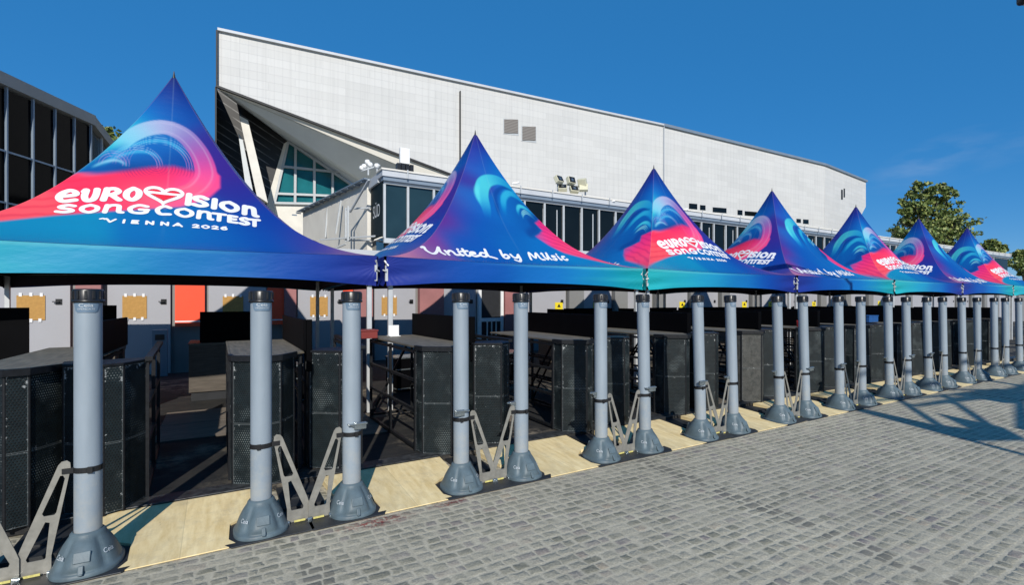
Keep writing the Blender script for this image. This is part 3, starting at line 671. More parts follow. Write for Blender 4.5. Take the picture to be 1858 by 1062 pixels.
logo_items = word('eURO', [(-1.09, -.90), (-.85, -.70), (-.66, -.48), (-.43, -.28)], b1, h1, .0245) \
    + word('ISIOn', [(.21, .27), (.29, .46), (.50, .57), (.61, .82), (.88, 1.05)], b1, h1, .0245) \
    + word('SOnGCOnTEST', [(-1.05, -.88), (-.83, -.66), (-.61, -.43), (-.38, -.17), (-.10, .06), (.11, .30), (.345, .51), (.525, .66), (.695, .80), (.835, .945), (.955, 1.07)], b2, h2, .0185)
small_items = word('VIENNA', [(-.57, -.47), (-.40, -.385), (-.32, -.25), (-.18, -.10), (-.03, .05), (.10, .19)], itp([(-1, 2.655), (0, 2.665), (1, 2.65)]), K3(.050), .0088) \
    + word('2026', [(.30, .37), (.40, .48), (.51, .58), (.61, .68)], itp([(-1, 2.655), (0, 2.665), (1, 2.65)]), K3(.050), .0088)
def heart_pts(s=1.0, cx_=-.030, cz_=3.145):
    o = []
    for k in range(49):
        t = 2*math.pi*k/48; hx = 16*math.sin(t)**3; hz = 13*math.cos(t)-5*math.cos(2*t)-2*math.cos(3*t)-math.cos(4*t)
        o.append((cx_+hx/16*.210*s, cz_+hz/16*.150*s))
    return o
def slogan_items():
    b_ = itp([(-1.8, 2.44), (-1, 2.44), (0, 2.44), (1, 2.46)]); hh = K3(.125)
    chs = ['u_', 'n_', 'i_', 't_', 'e_', 'd_', 'b_', 'y_', 'M_', 'u_', 's_', 'i_', 'c_']
    xs = [(-1.70, -1.44), (-1.40, -1.20), (-1.19, -1.12), (-1.12, -1.00), (-1.00, -.84), (-.83, -.63), (-.42, -.26), (-.24, -.04), (.12, .42), (.46, .58), (.63, .74), (.77, .83), (.86, .98)]
    return word(chs, xs, b_, hh, .0165)
def build_canopy_mesh():
    NXg, NZg = 170, 230
    V = []; F = []; CO = []; MI = []; SM = []
    u = np.linspace(0, 1, NZg); # along the ridge from apex to eave, denser where the print is fine
    e = E0*(0.012+0.988*u); z = z_of_e(e)
    a = np.linspace(-1, 1, NXg)
    A, Ee = np.meshgrid(a, e, indexing='ij'); X = A*Ee*(1-0.07*section(Ee)); Z = z_of_e(Ee)
    sx, sy, sz = surf(X, Z)
    for side in range(4):
        logo = side % 2 == 0
        C_ = print_logo_side(X, Z) if logo else print_slogan_side(X, Z)
        # sun faded seams where the panels are welded
        seam = np.exp(-((X)/0.008)**2)*0.10; C_ = lay(C_, seam, (150, 190, 230))
        hem = sstep(np.abs(A), 1-0.014/np.maximum(Ee, .05), 1.0)*0.16; C_ = lay(C_, np.clip(hem, 0, 1), (176, 150, 170))
        # valance rows
        NV = 14; tv = np.linspace(0, 1, NV); Xv, Tv = np.meshgrid(a*E0, tv, indexing='ij')
        an = Xv/E0; zt = ZE-0.03*(1-an*an); zb = 1.895+0.095*np.clip(1-an*an, 0, 1)**0.7
        kk = np.exp(-((np.abs(Xv)-2.5)/0.55)**2)*.6
        zt2 = zt-0.004; Zv = zt2+(zb-zt2)*Tv
        Yv = -E0-0.012+0.02*np.sin(Tv*9+Xv*2.1+side)*kk*Tv*2+0.016*np.sin(Xv*3.1+side*2+Tv)*Tv+0.03*kk*np.sin(Tv*math.pi)
        Zv = Zv-0.03*kk*np.sin(np.clip((2.5-np.abs(Xv))*3, 0, 3.14))*Tv
        Cv = valance_print(Xv, Tv, logo)
        stv = np.clip(np.sin(Tv*11+Xv*.6), 0, 1)*sstep(-Xv if logo else Xv, .3, 2.2)*0.25; Cv = lay(Cv, stv, (70, 190, 220))
        Cv = lay(Cv, (Tv < .09)*0.35*sstep(-Xv if logo else Xv, -1.5, 1.5), (110, 205, 235))  # pale highlight along the eave edge, painted into the valance colour
        rot = Matrix.Rotation(R(-90*side), 3, 'Z')
        for (gx, gy, gz, gc) in ((sx, sy, sz, C_), (Xv*0.992, Yv, Zv, Cv)):
            n0, n1 = gx.shape; P = np.stack([gx, gy, gz], -1).reshape(-1, 3) @ np.array(rot).T; i0 = sum(len(q) for q in V); V.append(P); CO.append(gc.reshape(-1, 3))
            I = np.arange(n0*n1).reshape(n0, n1)+i0
            q = np.stack([I[:-1, :-1], I[:-1, 1:], I[1:, 1:], I[1:, :-1]], -1).reshape(-1, 4)
            F.append(q)
    V = np.concatenate(V); CO = np.concatenate(CO); F = np.concatenate(F)
    nprint = len(F)
    # inner lining (coarse, 12 mm inside) and lettering are added as extra geometry
    mb = MB()
    for side in range(4):
        rot = Matrix.Rotation(R(-90*side), 4, 'Z'); k0 = len(mb.v)
        n = 14
        for i in range(n):
            for j in range(n):
                qs = []
                for (di, dj) in ((0, 0), (1, 0), (1, 1), (0, 1)):
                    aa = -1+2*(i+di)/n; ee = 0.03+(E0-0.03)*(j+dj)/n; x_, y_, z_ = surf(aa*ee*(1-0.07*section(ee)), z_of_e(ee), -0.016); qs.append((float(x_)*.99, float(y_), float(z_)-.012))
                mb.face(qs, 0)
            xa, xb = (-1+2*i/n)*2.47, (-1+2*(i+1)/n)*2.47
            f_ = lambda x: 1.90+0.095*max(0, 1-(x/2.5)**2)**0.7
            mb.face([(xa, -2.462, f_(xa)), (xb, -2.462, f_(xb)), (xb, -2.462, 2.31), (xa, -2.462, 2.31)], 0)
        if side % 2 == 0:
            contour_mesh(-1.16, 1.12, 2.72, 3.26, .007, strokes(logo_items, 1.5), mb, .006, 1)
            contour_mesh(-.70, .72, 2.645, 2.73, .006, strokes(small_items, 1.5), mb, .006, 1)
            hp = heart_pts(); hin = heart_pts(.80)
            def hfn(X, Z):
                d_, _ = seg_sdf(X, Z, hp); din = np.where(inside(X, Z, hp[:-1]), d_, -d_); ring = 0.027-np.abs(din-0.015)
                stripe = np.minimum(0.020-np.abs(Z-3.163+0.02*X), din); return np.maximum(ring, stripe)
            def rfn(X, Z):
                d_, _ = seg_sdf(X, Z, hp); din = np.where(inside(X, Z, hp[:-1]), d_, -d_); return np.minimum(din-0.030, np.abs(Z-3.163+0.02*X)-0.017)
            contour_mesh(-.28, .22, 2.94, 3.34, .006, hfn, mb, .006, 1); contour_mesh(-.28, .22, 2.94, 3.34, .006, rfn, mb, .006, 2)
        else:
            contour_mesh(-1.80, 1.08, 2.36, 2.64, .006, strokes(slogan_items(), 1.35), mb, .006, 1)
        for k in range(k0, len(mb.v)): mb.v[k] = tuple(rot @ Vector(mb.v[k]))
    nv = len(V); verts = np.concatenate([V, np.array(mb.v)])
    faces = F.tolist()+[tuple(i+nv for i in f) for f in mb.f]
    me = bpy.data.meshes.new('canopy'); me.from_pydata(verts.tolist(), [], faces)
    for m in (M['canopy'], M['under'], M['ink'], M['red']): me.materials.append(m)
    me.polygons.foreach_set('material_index', [0]*nprint+[k+1 for k in mb.mi]); me.polygons.foreach_set('use_smooth', [True]*nprint+[False]*len(mb.f))
    ca = me.color_attributes.new('print', 'FLOAT_COLOR', 'POINT')
    arr = np.ones((len(verts), 4), dtype=np.float32); arr[:nv, :3] = np.clip(CO*np.array([0.90, 0.82, 0.64])-np.array([0.014, 0.002, 0.0]), 0.002, 1); ca.data.foreach_set('color', arr.ravel()); me.update()
    return me
S0, SP, YF = 1.963, 5.1, 7.874
def make_tent():
    t = thing('pagoda_tent', 'tent', 'tent', group='pointed pagoda tents along the entrance')
    o = bpy.data.objects.new('canopy', build_canopy_mesh()); COL.objects.link(o); o.parent = t
    b = MB(); b.tube((0, 0, 5.20), (0, 0, 5.31), .022, .004, 10); b.build('finial', M['cap'], t)
    for sx in (-1, 1):
        for sy in (-1, 1):
            b = MB(); x, y = sx*2.40, sy*2.40
            b.box(x-.033, x+.033, y-.033, y+.033, .02, 2.30); b.box(x-.075, x+.075, y-.075, y+.075, .0, .02)
            l_ = b.build('leg', M['alu'], t); bevel(l_, .006)
            b = MB()
            b.box(sx*2.475-.018, sx*2.475+.018, sy*2.475-.018, sy*2.475+.018, 1.97, 2.20); b.tube((sx*2.50, sy*2.45, 2.19), (sx*2.47, sy*2.50, 2.27), .016, n=8); b.tube((sx*2.52, sy*2.49, 2.11), (sx*2.47, sy*2.52, 2.13), .012, n=6)
            b.build('corner_lashing', M['alu'], t)
    b = MB()
    for sgn in (-1, 1):
        b.box(-2.4, 2.4, sgn*2.37-.02, sgn*2.37+.02, 2.10, 2.18); b.box(sgn*2.37-.02, sgn*2.37+.02, -2.4, 2.4, 2.10, 2.18)
    b.build('eave_beam', M['blackframe'], t)
    b = MB()
    b.tube((-2.4, -2.4, 2.12), (2.4, 2.4, 2.12), .008, n=6); b.tube((2.4, -2.4, 2.12), (-2.4, 2.4, 2.12), .008, n=6); b.tube((0, 0, 2.12), (0, 0, 5.2), .03, n=10)
    b.build('mast', M['blackframe'], t)
    return t
tent = make_tent(); TENTS = []
tl = ['largest pointed tent, at the far left, big white song contest logo on its front',
      'second pointed tent from the left, white "United by Music" slogan across its front',
      'third pointed tent from the left, cyan swirl left of its ridge, logo right of it',
      'fourth pointed tent from the left, pink swirl left of its ridge, slogan right of it',
      'fifth pointed tent from the left, its tip against the far end of the white hall',
      'sixth pointed tent from the left, its tip in front of the big tree',
      'seventh pointed tent from the left, at the right edge below the small tree',
      'eighth pointed tent, mostly cut off at the right edge of the row']
for k in range(7):
    loc = (S0+(k-.5)*SP, YF+2.5, 0); rz = 0 if k % 2 == 0 else R(90)
    if k == 0: tent.location = loc; tent['label'] = tl[0]
    else: copy_tree(tent, loc, rz, tl[k])
# ------------------------------------------------------------------ detector pillars
YP = 4.45
PX = [-1.30, -0.684, 0.257, 0.879, 1.802, 2.411, 3.372, 3.995, 4.903, 5.509, 6.49, 7.112, 8.028, 8.687, 9.599, 10.262, 11.097, 11.768, 12.68, 13.448, 14.377, 15.045, 15.943, 16.60, 17.52, 18.15]
def wrap_text(txt, size, rad, zc, stretch=1.0, weight=0):
    me = textmesh(txt, size); mb = MB()
    bm = bmesh.new(); bm.from_mesh(me); bmesh.ops.triangulate(bm, faces=bm.faces)
    for f in bm.faces:
        mb.face([(math.sin(v.co.x*stretch/rad)*rad, -math.cos(v.co.x*stretch/rad)*rad, zc+v.co.y) for v in f.verts])
    bm.free(); return mb
def make_pillar(side):       # side +1: bracket and plate extend to +X
    t = thing('detector_post', 'pillar', 'pillar', group='grey detector pillars in a row')
    Rr = .068
    b = MB(); b.lathe([(Rr, .20), (Rr, 1.69)], 40); b.build('tube', M['pole'], t)
    b = MB()
    b.lathe([(.060, 1.665), (.079, 1.668), (.081, 1.676), (.079, 1.684), (.0735, 1.688), (.0745, 1.745), (.071, 1.752), (.055, 1.754), (.0, 1.754)], 40)
    for k in range(12):
        a = 2*math.pi*k/12; b.box(-.006, .006, -.079, -.072, 1.690, 1.742, 0, Matrix.Rotation(a, 4, 'Z'))
    b.build('cap', M['cap'], t)
    # badge: curved plaque narrowing downwards
    b = MB(); n = 16
    for k in range(n):
        def P(i, z, r): a = (-0.95+1.9*i/n)*z[0]; return (math.sin(a)*r, -math.cos(a)*r, z[1])
        top = (1.0, 1.668); lo = (0.82, 1.615); vl = (0.66, 1.606)
        for za, zb in ((top, lo), (lo, vl)): b.face([P(k, zb, Rr+.004), P(k+1, zb, Rr+.004), P(k+1, za, Rr+.004), P(k, za, Rr+.004)], 0, True)
        b.face([P(k, vl, Rr+.0005), P(k+1, vl, Rr+.0005), P(k+1, vl, Rr+.004), P(k, vl, Rr+.004)], 0, True)
    bd = b.build('badge', M['badge'], t)
    w1 = wrap_text('Ceia', .030, Rr+.0055, 1.650, 1.35); w2 = wrap_text('OPENGATE', .0135, Rr+.0055, 1.627, 1.3)
    k0 = len(w1.v); w1.v += w2.v; w1.f += [tuple(i+k0 for i in f) for f in w2.f]; w1.mi += w2.mi; w1.sm += w2.sm
    w1.build('badge_lettering', M['logogrey'], bd)
    # moulded foot
    N = 64; prof = [(1.0, .012), (1.0, .030), (.97, .040), (.94, .044), (.92, .056), (.87, .085), (.80, .125), (.70, .165), (.60, .195), (.54, .212), (.53, .224), (.47, .236), (.44, .238)]
    pz = [q_[1] for q_ in prof]; pr_ = [q_[0] for q_ in prof]
    b = MB(); i0 = 0
    for (r, z) in prof:
        q = max(0, min(1, (z-.03)/.2))
        rx = .174*r*(1-.06*q); ry = (.216*(1-q)+.168*q)*r
        for k in range(N):
            a = 2*math.pi*k/N; c_, s_ = math.cos(a), math.sin(a); ex = 2/(2.5-.5*q)
            x = rx*math.copysign(abs(c_)**ex, c_); y = ry*math.copysign(abs(s_)**ex, s_)
            # raised front and rear blocks, flutes at the flanks
            if .05 < z < .20:
                m = math.exp(-((abs(math.degrees(math.atan2(abs(x), abs(y))))-0)/27.0)**8); y += math.copysign(.026*m*math.sin((z-.05)/.15*math.pi)**.35, s_)
                m2 = math.exp(-((math.degrees(math.atan2(abs(x), abs(y)))-35)/6.0)**2); x *= 1-.08*m2; y *= 1-.08*m2
            b.v.append((x, y, z))
    for i in range(len(prof)-1):
        for k in range(N):
            j = (k+1) % N; b.f.append((i*N+k, i*N+j, (i+1)*N+j, (i+1)*N+k)); b.mi.append(0); b.sm.append(True)
    ft = b.build('foot', M['base'], t)
    # raised panels on foot (front block) and latch
    for s_ in (-1, 1):
        b = MB(); mt = Matrix.Translation((0, -s_*.182, .125)) @ Matrix.Rotation(R(-s_*27), 4, 'X')
        b.prism([(-.040, -.006), (.040, -.006), (.040, .006), (-.040, .006)], -.028, .036, 0, mt)
        mt = Matrix.Translation((0, -s_*.213, .062)) @ Matrix.Rotation(R(-s_*25), 4, 'X')
        b.box(-.013, .013, -.008, .006, -.024, .026, 0, mt); b.box(-.011, .011, -.012, .006, -.030, -.020, 0, mt)
        lt = b.build('latch_panel', M['base'], ft); bevel(lt, .004, 3)
    for ang, off in ((R(-50), 0), (R(52), 0)):
        me = textmesh('Ceia', .040); bm = bmesh.new(); bm.from_mesh(me); mb = MB()
        for f in bm.faces:
            vs = []
            for v in f.verts:
                z = .125+v.co.y*.9; r = float(np.interp(z, pz, pr_)); q = (z-.03)/.2
                a = ang+v.co.x*.85/.13
                rx = .174*r*(1-.06*q); ry = (.216*(1-q)+.168*q)*r
                ex = 2/(2.5-.5*q); sa, ca = math.sin(a), math.cos(a); vs.append((math.copysign(abs(sa)**ex, sa)*(rx+.005), -abs(ca)**ex*(ry+.009), z))
            mb.face(vs)
        bm.free(); mb.build('foot_lettering', M['logogrey'], ft)
    # plate, strap, bracket
    s = side
    b = MB(); pts = [(-.235, -.16), (-.19, -.235), (.31, -.235), (.325, -.22), (.325, .22), (.31, .235), (-.19, .235), (-.235, .16)]
    pts = [(x*s, y) for x, y in pts]
    if s < 0: pts = pts[::-1]
    b.prism(pts, .004, .013); pl = b.build('ground_plate', M['rubber'], t); bevel(pl, .003)
    b = MB(); zs = .625
    n = 28; ring = []
    for k in range(n+1):
        a = 2*math.pi*k/n; ring.append((math.cos(a)*.071, math.sin(a)*.071))
    for k in range(n):
        (xa, ya), (xb, yb) = ring[k], ring[k+1]
        for r0, r1, z0, z1 in ((1, 1, zs-.017, zs+.017),): b.face([(xa, ya, z0), (xb, yb, z0), (xb, yb, z1), (xa, ya, z1)], 0, True)
        b.face([(xa, ya, zs+.017), (xb, yb, zs+.017), (xb*.96, yb*.96, zs+.017), (xa*.96, ya*.96, zs+.017)])
    b.box(min(s*.060, s*.118), max(s*.060, s*.118), -.026, -.006, zs-.017, zs+.017)
    b.box(-s*.02-.012, -s*.02+.012, -.078, -.068, zs-.020, zs+.020)
    b.build('strap', M['cap'], t)
    outer = [(.165, .016), (.315, .016), (.315, .14), (.30, .19), (.135, .665), (.120, .685), (.095, .690), (.080, .675), (.078, .64), (.160, .15), (.165, .12)]
    h1_ = [(.112, .600), (.126, .600), (.206, .382), (.198, .366), (.152, .366), (.143, .378), (.104, .580)]
    h2_ = [(.172, .322), (.192, .330), (.276, .122), (.270, .105), (.196, .105), (.190, .114)]
    flip = lambda P: [(x*s, z) for x, z in (P if s > 0 else P[::-1])]
    br = outline(flip(outer), [flip(h1_), flip(h2_)], .005, 'bracket', M['steel'], t); br.location = (0, -.018, 0)
    for xx in (.165, .315):
        b = MB(); x = xx*s; b.tube((x, -.055, .020), (x, .02, .020), .010, n=8); b.tube((x-.012, -.03, .030), (x+.012, -.03, .030), .012, n=8); b.box(x-.012, x+.012, -.050, -.010, .013, .032); b.build('hinge_bolt', M['chrome'], br)
    b = MB(); b.box(min(.21*s, .285*s), max(.21*s, .285*s), -.026, -.0215, .020, .034); b.build('yellow_sticker', M['paleyellow'], br)
    return t
def add_clamp(t, s, back):
    b = MB(); y = -.074 if not back else .02
    x0 = -.045*s if not back else -s*0.08
    if not back:
        b.box(x0-.045, x0+.045, y-.016, y+.004, .665, .720); b.box(x0-.038, x0+.052, y-.024, y-.016, .700, .716)
        b.tube((x0-.04, y-.012, .69), (x0+.085*s, y-.012, .708), .008, n=8); b.box(min(x0+.03*s, x0+.09*s), max(x0+.03*s, x0+.09*s), y-.022, y+.03, .700, .712)
    else:
        b.box(min(s*.05, s*.12), max(s*.05, s*.12), -.02, .035, .69, .72); b.box(min(s*.05, s*.10), max(s*.05, s*.10), -.015, .03, .66, .69); b.tube((s*.06, .0, .70), (s*.15, .0, .712), .009, n=8)
    o = b.build('clamp', M['chrome'], t); bevel(o, .003)
protoR = make_pillar(1); protoL = make_pillar(-1)
protoRc = copy_tree(protoR); add_clamp(protoRc, 1, False)
protoLc = copy_tree(protoL); add_clamp(protoLc, -1, False)
protoRb = copy_tree(protoR); add_clamp(protoRb, -1, True)
protoLb = copy_tree(protoL); add_clamp(protoLb, -1, True)
tilts = [0, 0, 0, 0, .003, .004, .006, .022, .036, .040, .042, .046, .028, .030, .036, .042, .050, .050, .055, .045, .035, .025, .045, .04, .04, .04]
kind = {3: protoLc, 4: protoRc, 5: protoLb, 6: protoRb, 7: protoLc, 8: protoRc, 9: protoLb, 10: protoRb, 11: protoLc, 12: protoRc, 13: protoLb, 14: protoRb, 15: protoLc, 16: protoRc, 17: protoLb}
PILL = []
for i, x in enumerate(PX):
    src = kind.get(i, protoL if i % 2 else protoR)
    o = copy_tree(src, (x, YP, 0), 0); PILL.append(o)
    o.rotation_euler = (0, -tilts[i], R((i*37 % 7)-3)*0.6)
    if i == 0: lab = 'grey detector pillar outside the left edge, only its steel bracket showing bottom left'
    elif i == 1: lab = 'nearest and largest grey detector pillar, first from the left, bracket on its left side'
    else: lab = '%s grey detector pillar from the left, %s' % (ORD[i-1], 'bracket leaning to its left' if i % 2 else 'bracket leaning to its right')
    o['label'] = lab
def purge(o):
    for c in kids(o): purge(c)
    bpy.data.objects.remove(o)
for p in (protoR, protoL, protoRc, protoLc, protoRb, protoLb): purge(p)
# ------------------------------------------------------------------ plywood ramps in the gates
for i in range(1, len(PX)-1, 2):
    xa, xb = PX[i], PX[i+1]
    t = MB(); poly = [(xa+.14, 4.235), (xb-.14, 4.235), (xb-.20, 4.36), (xb-.19, 4.62), (xb-.06, 4.74), (xb+.07, 4.76), (xb+.10, 5.285), (xa-.10, 5.285), (xa-.07, 4.76), (xa+.06, 4.74), (xa+.19, 4.62), (xa+.20, 4.36)]
    zf = lambda y: .011+max(0, (y-4.235))*.045
    n = len(poly); top = [(x, y, zf(y)) for x, y in poly]; bot = [(x, y, .004) for x, y in poly]
    cx_, cy_ = (xa+xb)/2, 4.9
    t.face([top[0], top[1], top[2], top[3], top[8+2], top[11]][:0] or [top[0], top[1], top[2], top[3], top[10], top[11]])
    t.face([top[3], top[4], top[9], top[10]]); t.face([top[4], top[5], top[6], top[7], top[8], top[9]])
    for k in range(n): j = (k+1) % n; t.face([bot[k], bot[j], top[j], top[k]])
    # move origin so that the grain differs from ramp to ramp
    o = t.build('plywood_ramp', M['ramp']); off = Vector((cx_, 4.235, 0)); o.data.transform(Matrix.Translation(-off)); o.location = off
    k = (i+1)//2
    tag(o, '%s pale plywood ramp from the left, between two grey pillars' % ORD[k-1] if k > 1 else 'largest pale plywood ramp, nearest one, beside the nearest pillar', 'ramp', 'pale plywood ramps in the gates')
for i in range(0, len(PX)-1, 2):
    xa, xb = PX[i]+.16, PX[i+1]-.16; b = MB(); b.prism([(xa, 4.72), (xb, 4.72), (xb, 5.285), (xa, 5.285)], .004, .030); b.prism([(xa+.05, 4.90), (xb-.05, 4.90), (xb-.05, 4.96), (xa+.05, 4.96)], .0305, .045)
    o = b.build('rubber_mat', M['rubber']); k = i//2; tag(o, '%s black rubber mat from the left, behind a pair of brackets' % ORD[k], 'mat', 'black rubber mats behind the brackets')
# ------------------------------------------------------------------ inspection tables and crowd barriers
NOSE = [(0, .36), (.02, .19), (.26, .0), (.37, .05), (.50, .30)]
def nose(t, pm, zt=1.17, split=.60):
    for k in range(4):
        b = MB(); b.panel(NOSE[k], NOSE[k+1], .075, split, .03); b.panel(NOSE[k], NOSE[k+1], split+.004, zt, .03)
        o = b.build('perforated_panel', pm, t, edge=True)
    b = MB()
    for p in NOSE: b.tube((p[0], p[1]+.012, .062), (p[0], p[1]+.012, zt+.005), .013, n=8)
    b.build('nose_post', M['blackframe'], t)
def frame(t, x, y0, y1, z1, brace=True, nm='side_frame', lower=.10):
    b = MB(); w_ = .030
    for z in (lower, .50, .82, z1-.03): b.bar((x, y0, z), (x, y1, z), w_, w_)
    for y in (y0, (y0+y1)/2, y1-.02): b.bar((x, y, .062), (x, y, z1), w_, w_)
    if brace: b.bar((x+.02, y0, lower), (x+.02, (y0+y1)/2, z1-.05), .022, .022); b.bar((x+.02, (y0+y1)/2, z1-.05), (x+.02, y1, lower), .022, .022)
    b.build(nm, M['blackframe'], t)
def make_table(pm, L=2.25):
    t = thing('inspection_table', 'table', 'table', group='black steel inspection tables behind the pillars')
    nose(t, pm)
    frame(t, .0, .38, L, 1.16, False); frame(t, .56, .38, L, 1.16, True)
    for y in (.42, L-.05):
        b = MB(); b.bar((0, y, .13), (.5, y, 1.10), .03, .03); b.bar((0, y, 1.13), (.56, y, 1.13), .03, .03); b.bar((0, y, .13), (.56, y, .13), .03, .03); b.build('cross_brace', M['blackframe'], t)
    b = MB(); b.prism([(-.015, .37), (.005, .18), (.26, -.02), (.38, .035), (.52, .29), (.60, .36), (.60, L+.02), (-.015, L+.02)], 1.172, 1.195); tp = b.build('table_top', M['tabletop'], t); bevel(tp, .004)
    b = MB(); b.prism([(-.02, .37), (.0, .175), (.26, -.028), (.385, .03), (.53, .29), (.53, .33), (.37, .07), (.26, .02), (.03, .2), (.01, .37)], 1.150, 1.200); b.build('top_edge', M['blackframe'], t)
    b = MB(); b.box(.585, .610, .30, L+.05, 1.196, 1.50); b.box(.610, .66, .30, .33, 1.0, 1.50)
    sc = b.build('screen_board', M['screen'], t); bevel(sc, .006)
    return t
def make_barrier(pm, L=2.15):
    t = thing('crowd_barrier', 'barrier', 'barrier', group='black perforated crowd barriers behind the pillars')
    nose(t, pm, 1.18, .60)
    frame(t, .50, .30, L, 1.19, False); frame(t, .03, .38, L, 1.19, True)
    b = MB(); b.prism([(-.012, .37), (.01, .18), (.26, -.015), (.375, .04), (.51, .30), (.51, .42), (-.012, .42)], 1.182, 1.204); cp = b.build('top_cap', M['blackframe'], t); bevel(cp, .004)
    b = MB(); b.bar((.515, .26, 1.205), (.515, L, 1.215), .05, .035); b.build('hand_rail', M['blackframe'], t)
    return t
tabA = make_table(M['perf']); tabD = make_table(M['perfd']); barA = make_barrier(M['perf'])
TX = [-1.50, .085, 1.765, 3.485, 5.235, 6.925, 8.66, 10.36, 12.05, 13.75, 15.45, 17.15]
for k, x in enumerate(TX):
    y = 5.25+(0.02*((k*5) % 3)-.02)
    lab = ['black inspection table at the left edge, its worn perforated front behind the nearest pillar', 'black inspection table with open side behind the second pillar, screen board on top',
           'black inspection table with bare open side frame, just behind the fourth pillar'][k] if k < 3 else '%s black inspection table from the left, %s' % (ORD[k], ['side frame half hidden', 'nose beside a gate', 'dusty grey nose'][2 if k == 5 else (k % 2)])
    copy_tree(tabD if k in (5,) else tabA, (x, y, 0), R([-1.5, 0, 1, -1][k % 4]), lab)
    lab = ['black perforated crowd barrier just right of the nearest pillar, hand rail running back', 'black crowd barrier with chipped paint, left of the third pillar', 'black crowd barrier with chipped top corner between the fourth and fifth pillars'][k] if k < 3 else '%s black crowd barrier from the left, right of its inspection table' % ORD[k]
    copy_tree(barA, (x+(.615 if k else .52), y+.05*((k*3) % 4)-.02, 0), R([2, -2, 1.5, -2, 1][k % 5]), lab)
for p in (tabA, tabD, barA): purge(p)
for k, (x0_, x1_, y0_, y1_, lab) in enumerate(((-.62, .30, 7.55, 9.45, 'paler brown board added for the sunlit patch of deck in the first gate'), (1.05, 1.72, 6.6, 8.6, 'paler board added for lit floor behind the gap between the third and fourth pillars'), (2.75, 3.4, 6.3, 8.4, 'paler board added for lit floor behind the fifth pillar'))):
    b = MB(); b.box(0, x1_-x0_, 0, (y1_-y0_)*.49, 0, .014); b.box(0.004, x1_-x0_, (y1_-y0_)*.495, y1_-y0_, 0, .016); o = b.build('lit_floor_board', M['crate']); o.location = (x0_, y0_, .0605); bevel(o, .003); tag(o, lab, 'board', 'boards added for the lit floor')  # boards added on the deck, their paler colour standing for lit floor
# second row of plywood counters with black screens
def counter(x0, x1, y, lab, h=.98, dep=.9, sc=1.50, side=True):
    t = thing('plywood_counter', lab, 'counter', (x0, y, 0), 0, 'plywood counters further back'); W_ = x1-x0
    b = MB(); b.box(0, W_, 0, dep, .20, h-.02); bx_ = b.build('box_body', M['crate'], t); bevel(bx_, .006)
    b = MB(); b.box(.03, W_-.03, .03, dep, .06, .198); b.build('plinth', M['dark'], t)
    b = MB(); b.box(-.01, W_+.01, -.01, dep, h-.018, h+.012); b.build('counter_top', M['tabletop'], t)
    b = MB(); b.box(.15*W_, W_, .10, .13, h+.014, sc); b.box(.15*W_, .15*W_+.03, .132, dep, h+.014, sc-.02); b.build('screen_board', M['screen'], t)
counter(-.40, .55, 10.4, 'weathered plywood counter with a black screen, seen through the first gate')
counter(-2.75, -1.86, 8.6, 'plywood counter with a tall black screen at the left edge below the cardboard notice', sc=1.60)
counter(-1.42, -1.16, 9.3, 'narrow plywood counter just right of the top of the nearest pillar', sc=1.62)
for k in range(8):
    x = 6.6+2.3*k; counter(x, x+1.7, 10.4, '%s plywood counter of the back row behind the middle and right gates' % ORD[k])
# small things on the tables
p = atY(1479, 596, 6.1)
b = MB(); b.lathe([(.0, 0), (.030, 0), (.042, .115), (.045, .118), (.040, .116), (.029, .01), (.0, .01)], 20); o = b.build('red_cup', M['redplastic']); o.location = (p.x, p.y, 1.196); tag(o, 'small red plastic cup standing on a black table', 'cup')
o.location = (8.66+.3, 5.75, 1.197)
b = MB(); b.box(-.2, .2, -.14, .14, 0, .13); b.box(-.21, .21, -.15, .15, .13, .155); o = b.build('blue_crate', simple('blue_plastic', L3(40, 84, 140), .4)); bevel(o, .008); p = (12.05+.3, 6.2); o.location = (p[0], p[1], 1.197); tag(o, 'blue plastic box lying on a black table on the right', 'box')
def small(name, lab, cat, loc, boxes, mats, bev=.006, group=None):
    b = MB()
    for q in boxes: b.box(*q)
    o = b.build(name, mats); o.location = loc; bevel(o, bev); return tag(o, lab, cat, group)
small('red_box', 'small dark red box on the far end of the table right of the third pillar', 'box', (1.60, 7.15, 1.197), [(-.10, .10, -.14, .14, 0, .09), (-.11, .11, -.15, .15, .09, .11)], M['darkred'])
small('paper_tray', 'small white tray between the two pale tent legs', 'tray', (1.98, 7.3, 1.197), [(-.07, .07, -.01, .01, 0, .15, 0), (-.07, .07, -.09, .09, 0, .01, 0)], M['white'], .003)
small('ticket_box', 'slim grey access terminal with a small dark screen standing before the doors', 'terminal', (-1.05, 14.3, .06), [(-.13, .13, -.06, .06, 0, 1.0), (-.08, .08, -.068, -.0605, .78, .90, 1)], [M['fasciablue'], M['cap']], .008)
for k_, (x_, y_) in enumerate(((.9, 9.4), (2.9, 9.6), (4.7, 9.3))):
    t_ = thing('equipment_case', ['black equipment case on the floor behind the second and third pillars', 'black equipment case on the floor right of the pale tent legs', 'black equipment case behind the fifth pillar'][k_], 'case', (x_, y_, .06), R(8*k_), 'black equipment cases')
    b = MB(); b.box(-.35, .35, -.25, .25, .06, .62); bevel(b.build('case_body', M['screen'], t_), .01)
    for z_ in (.06, .40, .60): b = MB(); b.box(-.358, .358, -.258, .258, z_, z_+.022); b.build('edge_band', M['chrome'], t_)
